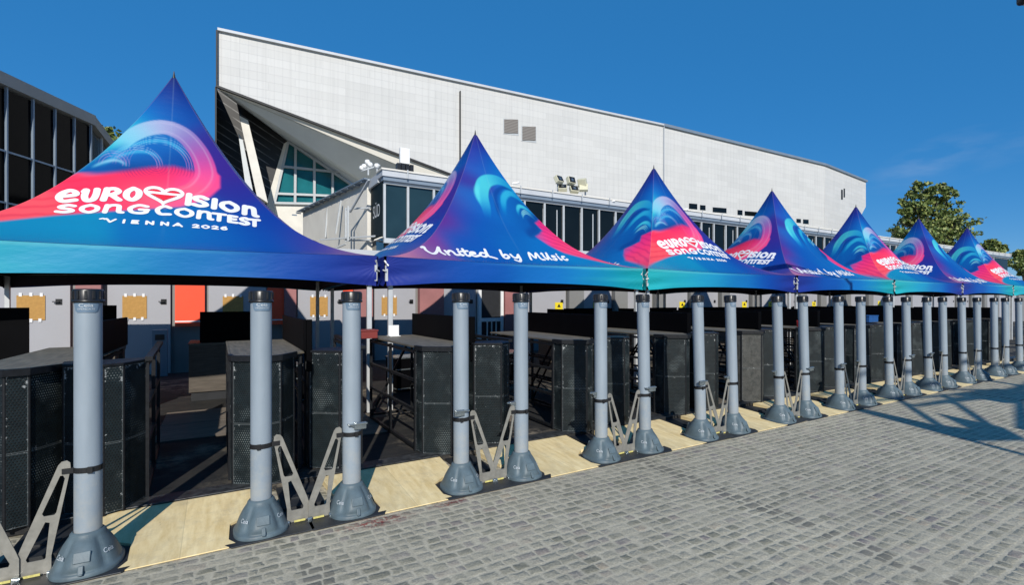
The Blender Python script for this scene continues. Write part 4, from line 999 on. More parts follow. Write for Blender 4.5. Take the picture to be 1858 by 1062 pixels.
# ------------------------------------------------------------------ entrance building
YB = 14.8
eb = thing('entrance_building', 'long low entrance building with a band of dark windows above grey doors', 'building', (0, YB, 0))
def Lb(v): return (v[0], v[1]-YB, v[2])
XE = 75
def bx(name, x0, x1, y0, y1, z0, z1, mat, parent=eb, bev=0):
    b = MB(); b.box(x0, x1, y0-YB, y1-YB, z0, z1); o = b.build(name, mat, parent)
    if bev: bevel(o, bev)
    return o
bx('door_wall', -9, XE, YB+.06, YB+.35, 0, 2.85, M['gcol'])
bx('low_roof', -9, XE, YB-.05, 22.6, 2.852, 3.05, M['parapet'])
cols = [(-7.0, -6.6), (-4.35, -3.95), (-2.45, -2.05), (1.34, 1.60), (2.95, 3.43), (4.70, 5.40), (7.37, 7.95), (9.76, 10.36), (11.72, 12.3), (13.7, 14.2), (15.55, 16.1), (17.4, 17.9), (19.4, 19.95), (21.3, 21.8), (23.0, 23.5), (24.7, 25.2)]
for k in range(12): cols.append((27+k*2.3, 27.5+k*2.3))
for k, (a, b_) in enumerate(cols):
    m = M['rose'] if a < 9 else M['gcol']; bx('column', a, b_, YB-.16, YB+.058, 0, 2.85, m, eb, .006)
doors = [(-6.5, -4.5, None, -4.9), (-3.85, -2.55, -3.125, -2.72), (-1.97, -.90, -1.52, -1.02), (-.2, .96, .28, .85), (1.64, 2.9, 2.13, 2.64), (3.5, 4.62, 3.89, 4.50), (5.45, 6.45, None, 6.3), (8.0, 9.7, None, 9.55), (10.42, 11.66, None, 11.5), (12.4, 13.6, None, 13.4), (14.3, 15.5, None, 15.35), (16.2, 17.3, None, 17.1), (18.0, 19.3, None, 19.15), (20.0, 21.2, None, 21.0), (21.9, 22.9, None, 22.7), (23.6, 24.6, None, 24.4), (25.3, 26.8, None, 26.6)]
for k in range(11): doors.append((27.6+k*2.3, 29.2+k*2.3, None, 29.0+k*2.3))
nc = 0
for (a, b_, card, hx) in doors:
    dr = bx('door', a, b_, YB-.02, YB+.058, .06, 2.55, M['door'], eb, .004)
    b = MB(); b.box(hx-.05, hx+.05, -.028, -.021, 1.60, 1.72); b.tube((hx, -.03, 1.665), (hx, -.075, 1.665), .012, n=8); b.box(hx-.09, hx+.01, -.085, -.068, 1.655, 1.675); b.build('handle', M['cap'], dr)
    if card is not None:
        y = YB-.03; nc += 1
        tC = thing('cardboard_notice', ['brown cardboard notice taped to the door at the left edge', 'brown cardboard notice on the grey door left of the orange sheet', 'brown cardboard notice partly hidden left of the second pillar', 'brown cardboard notice behind the pair of dark tent legs', 'brown cardboard notice right of the pair of pale tent legs'][nc-1], 'notice', (card, y, 1.545), 0, 'brown cardboard notices')
        b = MB(); b.box(-.205, .205, -.004, .004, -.25, .245); b.build('cardboard', M['card'], tC)
        b = MB()
        for tx, tz in ((-.15, .26), (0, .265), (.15, .26), (-.13, -.255), (0, -.26), (.13, -.255)): b.box(tx-.022, tx+.022, -.0075, -.0045, tz-.035, tz+.035)
        b.build('tape', M['tape'], tC)
        me = textmesh('PLATZ', .05); b = MB()
        for q in me.polygons: b.face([(me.vertices[i].co.x*.8, -.0055, me.vertices[i].co.y-.02) for i in q.vertices])
        bpy.data.meshes.remove(me)
ns = 0
for (x, z) in ((9.42, 1.50), (11.0, 1.5), (15.2, 1.52), (19.0, 1.52), (20.85, 1.52), (24.3, 1.52), (30.7, 1.55)):
    b = MB(); b.box(-.15, .15, -.004, .004, -.13, .13, 0); b.prism([(-.07, -.03), (.07, -.03), (0, .09)], -.0015, .0015, 1, Matrix.Translation((0, -.0062, 0)) @ Matrix.Rotation(R(90), 4, 'X')); ns += 1
    o = b.build('warning_sign', [M['yellow'], M['cap']]); o.location = (x, YB-.03 if not 11.6 < x < 12.4 else YB-.17, z); tag(o, '%s small yellow warning sign from the left on the grey doors' % ORD[ns-1], 'sign', 'yellow warning signs')
# white framed glass door
b = MB(); b.box(6.58, 7.30, -.05, .05, .06, 2.6); b.build('dark_opening', M['dark'], eb)
b = MB()
for a, c_ in ((6.50, 6.60), (7.25, 7.34)): b.box(a, c_, -.10, .055, .06, 2.7)
b.box(6.602, 7.248, -.10, .055, 2.42, 2.7); b.box(6.602, 7.248, -.10, -.052, 1.05, 1.16); b.box(6.602, 7.248, -.10, -.052, .3, .36)
for x in (6.78, 6.93, 7.08): b.box(x, x+.03, -.09, -.06, .362, 1.048)
b.build('door_frame', M['white'], eb)
# orange hanging sheets
for (a, b_, z0, lab) in ((-.82, -.27, 1.10, 'wide orange sheet hanging between the grey doors, left of the middle'), (.98, 1.335, 1.10, 'narrow orange sheet beside the second pillar'), (2.70, 2.94, 1.15, 'narrow orange sheet behind the cap of the third pillar')):
    mb = MB(); mb.box(0, b_-a, -.02, .0, z0, 2.7); mb.box(0.001, b_-a-.001, -.024, -.0205, z0+.10, z0+.13, 1); o = mb.build('orange_sheet', [M['orange'], M['white']]); o.location = (a, YB-.03, 0); tag(o, lab, 'banner', 'orange sheets on the wall')
# upper glass band, set back
YU = 22.0; X0 = 5.59
bx('upper_wall', X0+.05, XE, YU+.10, YU+.4, 3.05, 6.9, M['dark'])
bx('corner_glass', X0, X0+3.25, YU+.01, YU+.09, 4.25, 6.45, M['glassblue'])  # bluer base colour paints in the light these panes reflect
bx('parapet_return', X0-.15, X0+.3, YU+.452, 24.3, 6.585, 6.955, M['parapet'])
bx('window_glass', X0+3.251, XE, YU+.02, YU+.09, 4.25, 6.45, M['glass'])
bx('sill_beam', X0-.02, XE, YU-.08, YU+.098, 4.05, 4.248, M['mull'])
bx('lower_glass', X0+.3, XE, YU+.0, YU+.098, 3.06, 4.046, M['dark'])
bx('window_head', X0-.03, XE, YU-.10, YU+.098, 6.452, 6.56, M['mull'])
bx('fascia', X0-.1, XE, YU-.25, YU+.098, 6.562, 6.72, M['fasciablue'])
bx('parapet', X0-.15, XE, YU-.32, YU+.45, 6.722, 6.96, M['parapet'])
bx('coping', X0-.2, XE, YU-.38, YU+.5, 6.962, 7.03, M['strip'], eb, .01)
b = MB(); n = 0
x = X0
while x < XE:
    b = MB(); b.box(x-.045, x+.045, -.08, .018, 4.25, 6.45); b.box(x+.32*(n % 2)-.06-.32, x-.0-.32+.32*(n % 2)-.01, .0, .0185, 4.25, 6.2) if n > 4 else None
    if n < 60:
        o = b.build('mullion', M['mull'], eb); o.location = (0, YU-YB, 0)
    n += 1; x += 1.105 if n != 1 else .95
# roof edge bits: small brackets and cables along the coping
for k in range(40):
    xx = 6.4+k*1.75; rk = MB(); rk.box(xx, xx+.05, YU-YB-.42, YU-YB-.385, 6.70, 7.06); rk.build('coping_clip', M['mull'], eb)
#build('coping_clip', M['mull'], eb)
pan = MB(); pan.box(X0-.06, X0-.002, 22.05-YB, 24.0-YB, 4.35, 6.58); po = pan.build('sign_panel', M['greenpanel'], eb)
me = textmesh('SÜD', 1.0); b = MB()
for q in me.polygons: b.face([(X0-.066, 23.0-YB-me.vertices[i].co.x*.62, 5.45+me.vertices[i].co.y*.75) for i in q.vertices][::1])
b.build('sign_lettering', M['white'], po)
bx('end_glass', X0+.0, X0+.04, 22.1, 24.0, 3.06, 4.3, M['glass'])
# side wall of the building running back
A = Vector((5.40, 24.1)); B = Vector((4.1, 34.4)); dv = (B-A).normalized(); ang = math.atan2(dv.y, dv.x)
mt = Matrix.Translation((A.x, A.y-YB, 0)) @ Matrix.Rotation(ang, 4, 'Z'); Lw = (B-A).length
b = MB(); b.box(0, Lw, -.3, 0, 0, 6.925, 0, mt); b.build('side_wall', M['concrete'], eb)
b = MB(); b.box(-.4, Lw+.3, -.3, .28, 6.93, 6.98, 0, mt)
for k in range(14): b.box(k*.9, k*.9+.07, .0, .26, 6.86, 6.929, 0, mt)
b.build('roof_overhang', M['fasciablue'], eb)
def strut(p, q, w_=.07):
    b = MB(); b.bar(p, q, w_); b.build('support_strut', M['mull'], eb)
strut((A.x-.25, 22.7-YB, 6.7), (A.x-.6, 24.6-YB, 5.6))
for z in (5.75, 4.35): strut((A.x+.1, 23.9-YB, z), (A.x-.75, 24.8-YB, z))
for y in (24.3, 24.8): strut((A.x-.75, y-YB, 4.3), (A.x-.75, y-YB, 5.8))
strut((A.x-1.6, 26-YB, 4.45), (A.x+.8, 22.2-YB, 4.45)); strut((A.x-.75, 24.8-YB, 4.2), (A.x-2.4, 28-YB, 3.4))
strut((A.x-.55, 27-YB, 6.5), (A.x-.75, 27.2-YB, 4.9)); strut((A.x-.7, 29.8-YB, 6.5), (A.x-.8, 29.8-YB, 5.0))
b = MB(); b.box(8.2, 11.4, .0, .9, 0, 3.9, 0, mt); b.build('side_porch', M['mull'], eb)
b = MB(); b.box(8.35, 9.7, .9, .92, 1.5, 3.6, 0, mt); b.box(9.85, 11.25, .9, .92, 1.5, 3.6, 0, mt); b.build('porch_window', M['glassblue'], eb)
# ------------------------------------------------------------------ roof lamps and aerials on the entrance building
def lamp_head(t, p, yaw, tilt, face=M['cap']):
    mt = Matrix.Translation(p) @ Matrix.Rotation(yaw, 4, 'Z') @ Matrix.Rotation(tilt, 4, 'X')
    b = MB(); b.box(-.22, .22, -.06, .16, -.18, .18, 0, mt); h_ = b.build('lamp_head', M['lamp'], t); bevel(h_, .02)
    b = MB(); b.box(-.19, .19, -.075, -.062, -.15, .15, 0, mt); f_ = b.build('lens', face, h_)
    b = MB(); b.lathe([(0, 0), (.075, 0)], 16); b.v = [tuple(mt @ Vector((v[0], -.078, v[1]))) for v in b.v]; b.build('bulb', M['chrome'], h_)
    b.v = b.v
fl = thing('floodlight_rack', 'rack of six square floodlights standing on the roof edge', 'floodlight')
P0 = atY(1012, 352, YU+.1); P1 = atY(1062, 358, YU+.1)
b = MB()
for p in (P0, P1): b.bar((p.x, p.y, 6.9), (p.x, p.y, 7.9), .06)
b.bar((P0.x-.1, P0.y, 7.55), (P1.x+.1, P1.y, 7.55), .06); b.bar((P0.x-.1, P0.y, 7.1), (P1.x+.1, P1.y, 7.1), .05)
b.build('rack_frame', M['mull'], fl)
for (px_, py_, yw, tl_) in ((1015, 325, .3, .5), (1037, 327, .15, .3), (1057, 330, 2.2, .5), (1021, 340, -.6, .8), (1042, 343, -.2, .6), (1059, 342, 2.5, -.4)):
    lamp_head(fl, atY(px_, py_, YU-.1), yw, -tl_)
ld2 = thing('floodlight_cluster', 'cluster of round white lamps at the corner of the roof above the side wall', 'floodlight')
for (px_, py_) in ((667, 294), (672, 299), (661, 302), (657, 305), (684, 301)):
    p = atF(px_, py_, 22.5); b = MB(); b.lathe([(0, -.11), (.08, -.10), (.12, -.02), (.12, .015), (.07, .09), (0, .11)], 16)
    o = b.build('round_lamp', M['white'], ld2); o.location = p; o.rotation_euler = (R(60), 0, .6)
b = MB(); p = atF(668, 306, 22.5); b.bar(atF(656, 310, 22.5), atF(690, 300, 22.5), .06); b.bar(atF(668, 296, 22.5), atF(668, 318, 22.5), .06); b.bar(atF(684, 303, 22.5), atF(684, 314, 22.5), .05); b.build('lamp_bar', M['mull'], ld2)
ae = thing('mobile_antenna', 'pale flat antenna box above black units on the roof', 'antenna')
p = atY(734, 284, 22.2); b = MB(); b.box(p.x-.20, p.x+.20, 22.1, 22.28, p.z-.32, p.z+.34); o = b.build('antenna_box', M['white'], ae); bevel(o, .02)
for k in range(4):
    b = MB(); b.box(p.x-.34+k*.18, p.x-.20+k*.18, 22.05, 22.3, p.z-.72+.05*(k % 2), p.z-.34); b.build('radio_unit', M['cap'], ae)
nn = 0
for (px_, py_) in ((930, 333), (1105, 366), (1238, 381)):
    nn += 1; p = atY(px_, py_, YU-.2); b = MB(); b.bar((p.x, p.y, 6.95), (p.x, p.y, p.z), .05); b.bar((p.x, p.y, p.z), (p.x+.25, p.y-.2, p.z+.05), .10, .08); o = b.build('roof_camera', M['white']); tag(o, ['small white camera on the roof edge right of the second tent tip', 'small white camera on the roof edge left of the third tent', 'small white camera on the roof edge right of the third tent tip'][nn-1], 'camera', 'small cameras on the roof edge')
# ------------------------------------------------------------------ the great hall
hall = thing('event_hall', 'huge white clad hall with slanting roofline and cantilevered end', 'building')
C2 = (47.77, 49.82); a1 = math.radians(90-0)  # placeholder
def dirVP(vx):        # world direction (angle) of horizontal lines that vanish at image x = vx
    a, b, d = ray(vx, 546.6); return math.atan2(b, a)
A1 = dirVP(2694); A2 = dirVP(2505); A3 = dirVP(2107)
def wallpoly(name, pts, p0, ang, mat, thick=.4, off=0.0, parent=hall):
    n3 = Vector((-math.sin(ang), math.cos(ang), 0)); W3 = [onplane(px_, py_, p0, ang)-n3*off for px_, py_ in pts]
    dr = Vector((math.cos(ang), math.sin(ang), 0)); b = MB(); o0 = Vector((p0[0], p0[1], 0))
    uv = [((w_-o0).dot(dr)+500, w_.z) for w_ in W3]
    if n3.dot(Vector((0, 1, 0))) < 0: pass
    b.face(W3, 0, False, uv)
    Bk = [w_+n3*thick for w_ in W3]; b.face(Bk[::-1])
    n = len(W3)
    for k in range(n): j = (k+1) % n; b.face([W3[k], Bk[k], Bk[j], W3[j]])
    return b.build(name, mat, parent), W3
w1, W1 = wallpoly('main_wall', [(395, 55), (1203, 228), (1203, 470), (1000, 440), (820, 318), (393, 157)], C2, A1, M['clad'])
pB = onplane(1497, 300, C2, A2); w2, W2 = wallpoly('middle_wall', [(1203, 228), (1497, 300), (1495, 470), (1203, 470)], C2, A2, M['clad'])
pC = (pB.x, pB.y); w3, W3_ = wallpoly('end_wall', [(1497, 300), (1571, 330), (1571, 375), (1563, 390), (1530, 470), (1495, 470)], pC, A3, M['clad'])
# roof edge trim
def trim(pts, p0, ang, w_=.35, mat=M['fasciablue'], nm='roof_edge'):
    b = MB(); n3 = Vector((-math.sin(ang), math.cos(ang), 0)); P = [onplane(px_, py_, p0, ang)-n3*.12 for px_, py_ in pts]
    for a, c_ in zip(P[:-1], P[1:]): b.bar(a, c_, .3, w_)
    return b.build(nm, mat, hall)
trim([(395, 54), (1203, 227)], C2, A1, .22, M['parapet']); trim([(1203, 227), (1497, 299)], C2, A2); trim([(1497, 299), (1572, 329)], pC, A3)
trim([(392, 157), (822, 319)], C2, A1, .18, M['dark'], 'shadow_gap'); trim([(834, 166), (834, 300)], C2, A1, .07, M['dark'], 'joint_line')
trim([(1203, 230), (1203, 400)], C2, A1, .06, M['parapet'], 'joint_line'); trim([(393.5, 56), (393.5, 158)], C2, A1, .12, M['dark'], 'wall_end')
# roof deck behind the edge
rf = MB(); T = [W1[0], W1[1], W2[1], W3_[1]]; bk = [p+Vector((10, 45, 0)) for p in T]; rf.face([T[0], T[1], T[2], T[3]]+bk[::-1]); rf.build('roof', M['parapet'], hall)
# windows in the walls
def hwin(x0, y0, x1, y1, p0, ang, mat, nm='window', fr=True):
    sl_ = (546.6-y0)/(2600-x0)*0.6
    o, W_ = wallpoly(nm, [(x0, y0), (x1, y0+(x1-x0)*sl_*1.0), (x1, y1+(x1-x0)*sl_), (x0, y1)], p0, ang, mat, .1, .03)
    return o, W_
lou = NB('brown_louvre'); g_ = lou.geo(); sp_ = lou.n('ShaderNodeSeparateXYZ'); lou.l(g_, sp_.inputs[0])
lou.l(lou.ramp(lou.math('FRACT', lou.math('MULTIPLY', sp_.outputs[2], 6.0)), [(.3, (0.10, 0.085, 0.07, 1)), (.6, (0.24, 0.22, 0.20, 1))]), lou.p.inputs['Base Color']); M['louvre'] = lou.m
for q in ((914, 216, 940, 242), (947, 229, 972, 255)):
    hwin(q[0]-1, q[1]-1, q[2]+1, q[3]+1, C2, A1, M['mull'], 'vent_frame'); o, W_ = wallpoly('vent', [(q[0]+.5, q[1]+.5), (q[2]-.5, q[1]+1), (q[2]-.5, q[3]), (q[0]+.5, q[3]-.5)], C2, A1, M['louvre'], .05, .09)
for q in ((1250, 369, 1265, 379), (1270, 372, 1280, 381), (1293, 376, 1318, 385), (1338, 381, 1347, 390), (1351, 383, 1373, 391), (1420, 394, 1424, 402), (1445, 397, 1453, 404), (1457, 398, 1467, 406)):
    hwin(*q, C2, A2, M['glass'])
for q in ((1526, 344, 1529, 362), (1530.5, 342, 1533, 358)): hwin(*q, pC, A3, M['dark'])
# cantilever: edge band, soffit, recessed end with louvres, teal glazing
n1 = Vector((-math.sin(A1), math.cos(A1), 0)); C3 = (C2[0]+n1.x*7, C2[1]+n1.y*7)
def quad3(name, P, mat, parent=hall, t=.12):
    b = MB(); P = [Vector(p) for p in P]; nn_ = (P[1]-P[0]).cross(P[2]-P[0]).normalized(); b.face(P); Q = [p+nn_*t for p in P]; b.face(Q[::-1])
    for k in range(len(P)): j = (k+1) % len(P); b.face([P[k], Q[k], Q[j], P[j]])
    return b.build(name, mat, parent)
def on1(x, y): return onplane(x, y, C2, A1)
def on2(x, y): return onplane(x, y, C3, A1)
quad3('edge_band', [on1(394, 159), on1(820, 320), on1(822, 345)+n1*.3, on1(780, 322)+n1*.3, on1(398, 161)+n1*.3], M['strip'])
quad3('soffit', [on1(397, 160)+n1*.5, on1(780, 322)+n1*.5, on2(800, 420), on2(640, 334), on2(524, 258), on2(430, 188)], M['soffit'])
lv = NB('dark_louvred_wall'); g_ = lv.geo(); sp_ = lv.n('ShaderNodeSeparateXYZ'); lv.l(g_, sp_.inputs[0])
sl_ = lv.math('FRACT', lv.math('MULTIPLY', lv.math('MULTIPLY_ADD', sp_.outputs[0], .62, sp_.outputs[2]), 1.3))
lv.l(lv.mix(lv.math('MULTIPLY', lv.math('LESS_THAN', sl_, .16), lv.ramp(lv.noise(g_, .5, 3), [(.35, 0.0), (.6, 1.0)])), (0.006, 0.006, 0.006, 1), (0.17, 0.17, 0.17, 1)), lv.p.inputs['Base Color']); M['darklouvre'] = lv.m
quad3('louvred_wall', [on2(393, 160), on2(430, 188), on2(524, 258), on2(486, 372), on2(480, 430), on2(393, 430)], M['darklouvre'])
quad3('louvre_wing', [on1(393, 158), on2(393, 160), on2(393, 430), on1(393, 430)], M['dark'])
quad3('slanting_pier', [on2(515, 262)-n1*.3, on2(524, 256)-n1*.3, on2(498, 372)-n1*.3, on2(497, 430)-n1*.3, on2(482, 430)-n1*.3, on2(484, 368)-n1*.3], M['concrete'], hall, .8)
quad3('teal_glazing', [on2(523, 258), on2(650, 345), on2(650, 373), on2(498, 369)], M['teal'])
quad3('lower_wall', [on2(490, 369.5), on2(860, 378), on2(860, 470), on2(490, 470)], M['concrete'], hall, .6)
b = MB()
for (a, c_) in (((523, 258), (498, 369)), ((536, 266), (535, 369)), ((570, 290), (570, 371)), ((603, 313), (603, 372)), ((523, 258), (650, 345)), ((513, 303), (640, 316)), ((502, 352), (650, 358)), ((498, 369), (650, 372))):
    b.bar(on2(*a)-n1*.15, on2(*c_)-n1*.15, .30, .22)
b.build('glazing_bar', M['mull'], hall)
pf_ = (C2[0]+n1.x*2.5, C2[1]+n1.y*2.5)
for (P, m_) in (([(434, 209), (450, 218), (486, 368), (466, 355)], M['concrete']), ([(430, 230), (438, 240), (462, 360), (446, 345)], M['soffit'])):
    pp = [onplane(x, y, pf_, A1)+(n1*2 if m_ is M['soffit'] else Vector()) for x, y in P]; quad3('leaning_column', pp, m_, hall, 1.0)
# ------------------------------------------------------------------ dark glass building on the left
lb = thing('glass_office', 'black glazed building with a grey roof band at the left edge', 'building')
AL = dirVP(882); AR = dirVP(420); pc = atF(165, 208, 22.0); pL = (pc.x, pc.y)
def wl(name, pts, p0, ang, mat, thick=.2, off=0.0): return wallpoly(name, pts, p0, ang, mat, thick, off, lb)
zr = pc.z
def along(p0, ang, s, z): return Vector((p0[0]+math.cos(ang)*s, p0[1]+math.sin(ang)*s, z))
sA = -18.0; sB = 20.0
nL = Vector((-math.sin(AL), math.cos(AL), 0)); nL = nL if nL.x < 0 else -nL       # into the building
nR = Vector((-math.sin(AR), math.cos(AR), 0)); nR = nR if nR.x < 0 else -nR
def slab(nm, p0, ang, nin, s0, s1, z0, z1, t0, t1, mat):
    b = MB(); c = []
    for z in (z0, z1):
        for q in (t0, t1):
            for s_ in (s0, s1): c.append(along(p0, ang, s_, z)+nin*q)
    i0 = 0; b.v = [tuple(p) for p in c]
    for q in ((0, 2, 3, 1), (4, 5, 7, 6), (0, 1, 5, 4), (2, 6, 7, 3), (0, 4, 6, 2), (1, 3, 7, 5)): b.f.append(q); b.mi.append(0); b.sm.append(False)
    return b.build(nm, mat, lb)
slab('curtain_wall', pL, AL, nL, sA, 0, 0, zr-.5, .05, .4, M['glassleft'])
slab('end_glass', pL, AR, nR, 0.02, sB, 0, zr-.5, .05, .4, M['glassblue'])  # lighter than the long face: reflected sky put into the glass colour
slab('roof_band', pL, AL, nL, sA, .1, zr-.42, zr, -.12, .6, M['gcol']); slab('roof_band', pL, AR, nR, .12, sB, zr-.42, zr, -.12, .6, M['gcol'])
for x in (-130, -80, -36, 12, 60, 100, 135, 165):
    w0 = onplane(x, 400, pL, AL); s_ = (w0-Vector((pL[0], pL[1], 0))).dot(Vector((math.cos(AL), math.sin(AL), 0))); slab('mullion', pL, AL, nL, s_-.03, s_+.03, 0, zr-.42, -.03, .045, M['fasciablue'])
for k in (2.2, 5, 8, 11): slab('mullion', pL, AR, nR, k-.05, k+.05, 0, zr-.42, -.03, .045, M['mull'])
hz = onplane(60, 290, pL, AL).z; slab('transom', pL, AL, nL, sA, 0, hz-.03, hz+.03, -.02, .045, M['fasciablue'])
hz = onplane(20, 370, pL, AL).z; slab('transom', pL, AL, nL, sA, 0, hz-.03, hz+.03, -.02, .045, M['fasciablue'])
# ------------------------------------------------------------------ trees
def tree(label, base, H, Rc, seed, group, lobes, leafn=5200, ls=.34):
    rnd = random.Random(seed); rs = np.random.RandomState(seed)
    t = thing('broadleaf_tree', label, 'tree', base, 0, group)
    b = MB(); tr = H*.028+.08; tip = Vector((0, 0, H*.45)); b.tube((0, 0, -.1), tip, tr, tr*.6, 12)
    for (lx, ly, lz, lr) in lobes:
        c = Vector((lx*Rc, ly*Rc, lz*H)); mid = tip.lerp(c, .5)+Vector((0, 0, -.04*H)); b.tube(tip, mid, tr*.45, tr*.28, 8); b.tube(mid, c, tr*.28, tr*.08, 8)
        for _ in range(5):
            q = c+Vector((rnd.uniform(-1, 1), rnd.uniform(-1, 1), rnd.uniform(-.6, .8)))*lr*Rc*.85; b.tube(c, q, tr*.10, tr*.03, 5)
    b.build('trunk', M['bark'], t)
    # leaf clumps on and inside each lobe
    per = leafn//sum(1 for _ in lobes); V = []; F = []
    for (lx, ly, lz, lr) in lobes:
        ncl = max(9, int(34*lr/.4))
        for c_ in range(ncl):
            dirv = rs.normal(size=3); dirv /= np.linalg.norm(dirv); rr = lr*Rc*(.55+.5*rs.rand()); cc = np.array([lx*Rc, ly*Rc, lz*H])+dirv*rr*np.array([1, 1, .72])
            nlf = per//ncl; P = cc+rs.normal(size=(nlf, 3))*np.array([1, 1, .55])*lr*Rc*.145
            A_ = rs.normal(size=(nlf, 3)); A_ /= np.linalg.norm(A_, axis=1)[:, None]; B_ = np.cross(A_, rs.normal(size=(nlf, 3))); B_ /= np.linalg.norm(B_, axis=1)[:, None]
            sz = ls*(.6+.8*rs.rand(nlf))[:, None]
            i0 = len(V)*0+sum(len(v) for v in V); q = np.stack([P-A_*sz*.5, P+B_*sz*.34, P+A_*sz*.5, P-B_*sz*.34], 1).reshape(-1, 3); V.append(q); F += [(i0+4*k, i0+4*k+1, i0+4*k+2, i0+4*k+3) for k in range(nlf)]
    V = np.concatenate(V); me = bpy.data.meshes.new('crown'); me.from_pydata(V.tolist(), [], F); me.materials.append(M['leaf']); me.update()
    o = bpy.data.objects.new('crown', me); COL.objects.link(o); o.parent = t
G = 'trees beyond the buildings'
def tbase(px_, fw): p = atF(px_, 546.6, fw); return (p.x, p.y, 0)
tree('big broad green tree rising beyond the low building on the right', tbase(1694, 78), 21.6, 8.2, 3, G,
     [(-.42, 0, .82, .21), (-.50, .1, .74, .22), (.16, 0, .83, .22), (.30, -.1, .78, .22), (.44, 0, .875, .10), (-.70, 0, .68, .20), (-.86, .1, .66, .10), (-.24, 0, .64, .32), (.20, 0, .66, .36), (-.70, .1, .56, .25), (.58, 0, .63, .22), (.84, 0, .61, .13),
      (.68, .1, .54, .26), (.98, 0, .56, .10), (0, 0, .52, .45), (-.5, 0, .50, .35), (-.82, -.1, .48, .20), (.45, -.2, .48, .36), (0, .2, .40, .42), (.1, -.3, .60, .34), (-.3, .3, .56, .34)], 21000, .46)
tree('small round green tree right of the big tree', tbase(1806, 95), 13.8, 3.4, 5, G, [(-.4, 0, .72, .5), (.4, 0, .76, .46), (0, .2, .86, .4), (0, -.2, .62, .5), (.75, 0, .82, .3), (-.75, 0, .66, .35)], 4200, .5)
tree('dark green tree cut off at the right edge', tbase(1858, 100), 12.2, 3.2, 8, G, [(-.4, 0, .72, .5), (.4, 0, .80, .5), (0, .2, .86, .4), (0, -.2, .62, .5)], 3000, .5)
tree('green tree behind the glazed building on the left', tbase(212, 48), 18.8, 3.4, 11, G, [(-.4, 0, .72, .5), (.4, 0, .80, .5), (0, .2, .88, .4), (0, -.2, .62, .5), (.7, 0, .9, .25), (-.6, 0, .93, .22)], 4200, .42)
# ------------------------------------------------------------------ street lamp, and unseen mast and cables added to cast shadows on the paving
lp = thing('street_lamp', 'dark street lamp, only the tip of its head in the upper right corner', 'lamp')
hd = atF(1858, 0, 8.2)
b = MB(); b.tube((hd.x+1.6, hd.y-2.3, 0), (hd.x+1.6, hd.y-2.3, 6.6), .09, .06, 16); b.tube((hd.x+1.6, hd.y-2.3, 6.55), (hd.x+.25, hd.y-.35, hd.z+.16), .045, .035, 10); b.build('lamp_post', M['blackframe'], lp)
b = MB(); v_ = Vector((1.25, -1.8, 0)).normalized(); ang_ = math.atan2(v_.y, v_.x)
mt = Matrix.Translation((hd.x-.02, hd.y, hd.z+.06)) @ Matrix.Rotation(ang_, 4, 'Z'); b.box(-.05, .62, -.16, .16, -.09, .09, 0, mt); o = b.build('lamp_head', M['blackframe'], lp); bevel(o, .05, 4)
b = MB(); b.box(.03, .54, -.12, .12, -.098, -.0905, 0, mt); b.build('lamp_lens', M['mull'], lp)
# unseen mast, stays and banners added only to cast the paving shadow
tanE = math.tan(R(SUN_EL)); hx_, hy_ = math.sin(R(SUN_AZ)), math.cos(R(SUN_AZ))
def back(gx, gy, z): s_ = z/tanE; return Vector((gx-hx_*s_, gy-hy_*s_, z))
bm_ = thing('shadow_mast', 'unseen mast with a banner, added right of the photographer to cast a paving shadow', 'mast')
q0 = back(9.5, 4.9, 5.6); q1 = back(8.35, 4.9, 5.6); q2 = back(8.0, 2.95, 4.2); q3 = back(8.85, 3.0, 4.2)
b = MB(); b.prism([(q1.x, -5.70), (q1.x+.16, -5.72), (q1.x+.32, -4.55), (q1.x+.62, -4.35), (q0.x-.05, -4.75), (q0.x, -4.2), (q1.x+.75, -3.95), (q1.x+.05, -4.15)][::-1], -.01, .01, 0, Matrix.Translation((0, q0.y, 0)) @ Matrix.Rotation(R(-90), 4, 'X')); b.build('banner', M['orange'], bm_)  # unseen banner, outline shaped for the shadow it casts
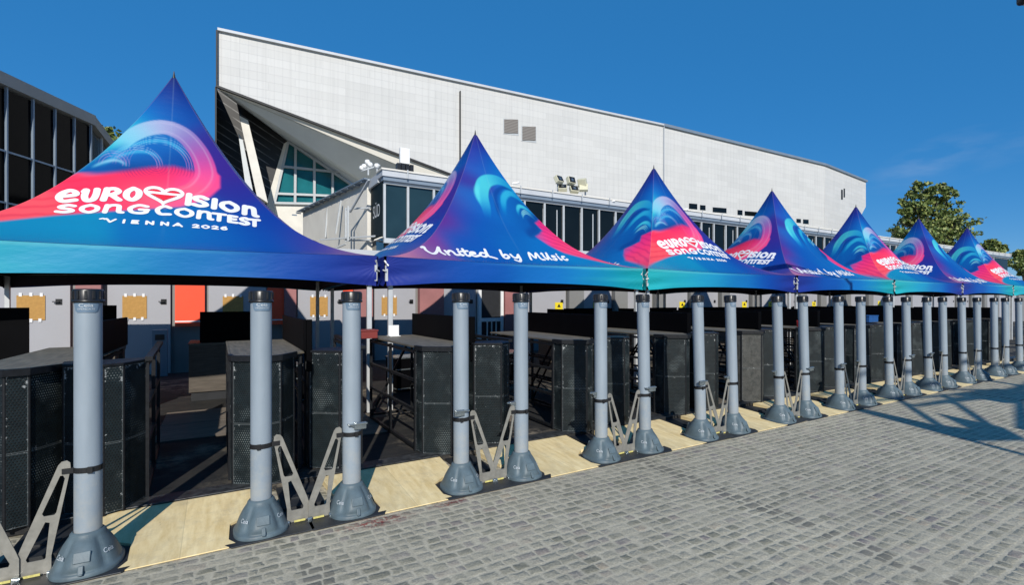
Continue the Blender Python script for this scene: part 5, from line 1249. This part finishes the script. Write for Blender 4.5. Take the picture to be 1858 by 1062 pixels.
xm = q1.x+.02; b = MB(); b.tube((xm, q0.y, 0), (xm, q0.y, 6.1), .055, .045, 12); b.tube((xm, q0.y, 5.8), (q0.x+.05, q0.y, 5.8), .03, n=8); b.build('shadow_mast_pole', M['blackframe'], bm_)
for (ga, gb_) in (((8.3, 4.35), (8.0, 3.2)), ((9.6, 4.3), (8.05, 3.1)), ((10.8, 4.1), (8.4, 2.6)), ((13.2, 3.7), (8.7, 2.4)), ((9.3, 3.9), (12.8, 3.2))):
    b = MB(); b.tube(back(ga[0], ga[1], 5.2), back(gb_[0], gb_[1], 3.4), .05, n=6); b.build('shadow_stay', M['blackframe'], bm_)
q3 = back(10.6, 3.15, 3.3); b = MB(); b.prism([(0, -.55), (1.5, -.40), (1.7, -.05), (.9, .1), (.1, 0)][::-1], -.01, .01, 0, Matrix.Translation((q3.x, q3.y, q3.z)) @ Matrix.Rotation(R(-90), 4, 'X')); b.build('shadow_pennant', M['orange'], bm_)  # second unseen cloth, added for its patch of shadow
for k, ((ax_, ay_), (bx2, by2), z) in enumerate((((8.6, 4.6), (20.0, 2.4), 6.0), ((9.2, 3.9), (17, 4.1), 5.0), ((10.2, 5.3), (16, 1.7), 5.4), ((12.5, 5.2), (22, 4.4), 5.2))):
    pa = back(ax_, ay_, z); pb = back(bx2, by2, z+.3); mb_ = (pa+pb)/2-Vector((0, 0, .25)); b = MB(); b.tube(pa, mb_, .045, n=6); b.tube(mb_, pb, .045, n=6)  # unseen cables added out of frame for thin shadow lines
    o = b.build('shadow_cable', M['blackframe']); tag(o, '%s unseen overhead cable added beside the photographer to cast a thin shadow' % ORD[k], 'cable', 'overhead cables added out of frame for their shadows')

for o in bpy.data.objects:      # everything that carries a category is a thing
    if o.parent is None and o.get('category') and not o.get('kind'): o['kind'] = 'thing'
for base in ('detector_post', 'inspection_table', 'crowd_barrier'):      # tidy running suffixes
    L_ = sorted([o for o in bpy.data.objects if o.parent is None and o.name.split('.')[0] == base], key=lambda o: o.location.x)
    for o in L_: o.name = 'tmp_name'
    for i, o in enumerate(L_): o.name = base if i == 0 else '%s.%03d' % (base, i)
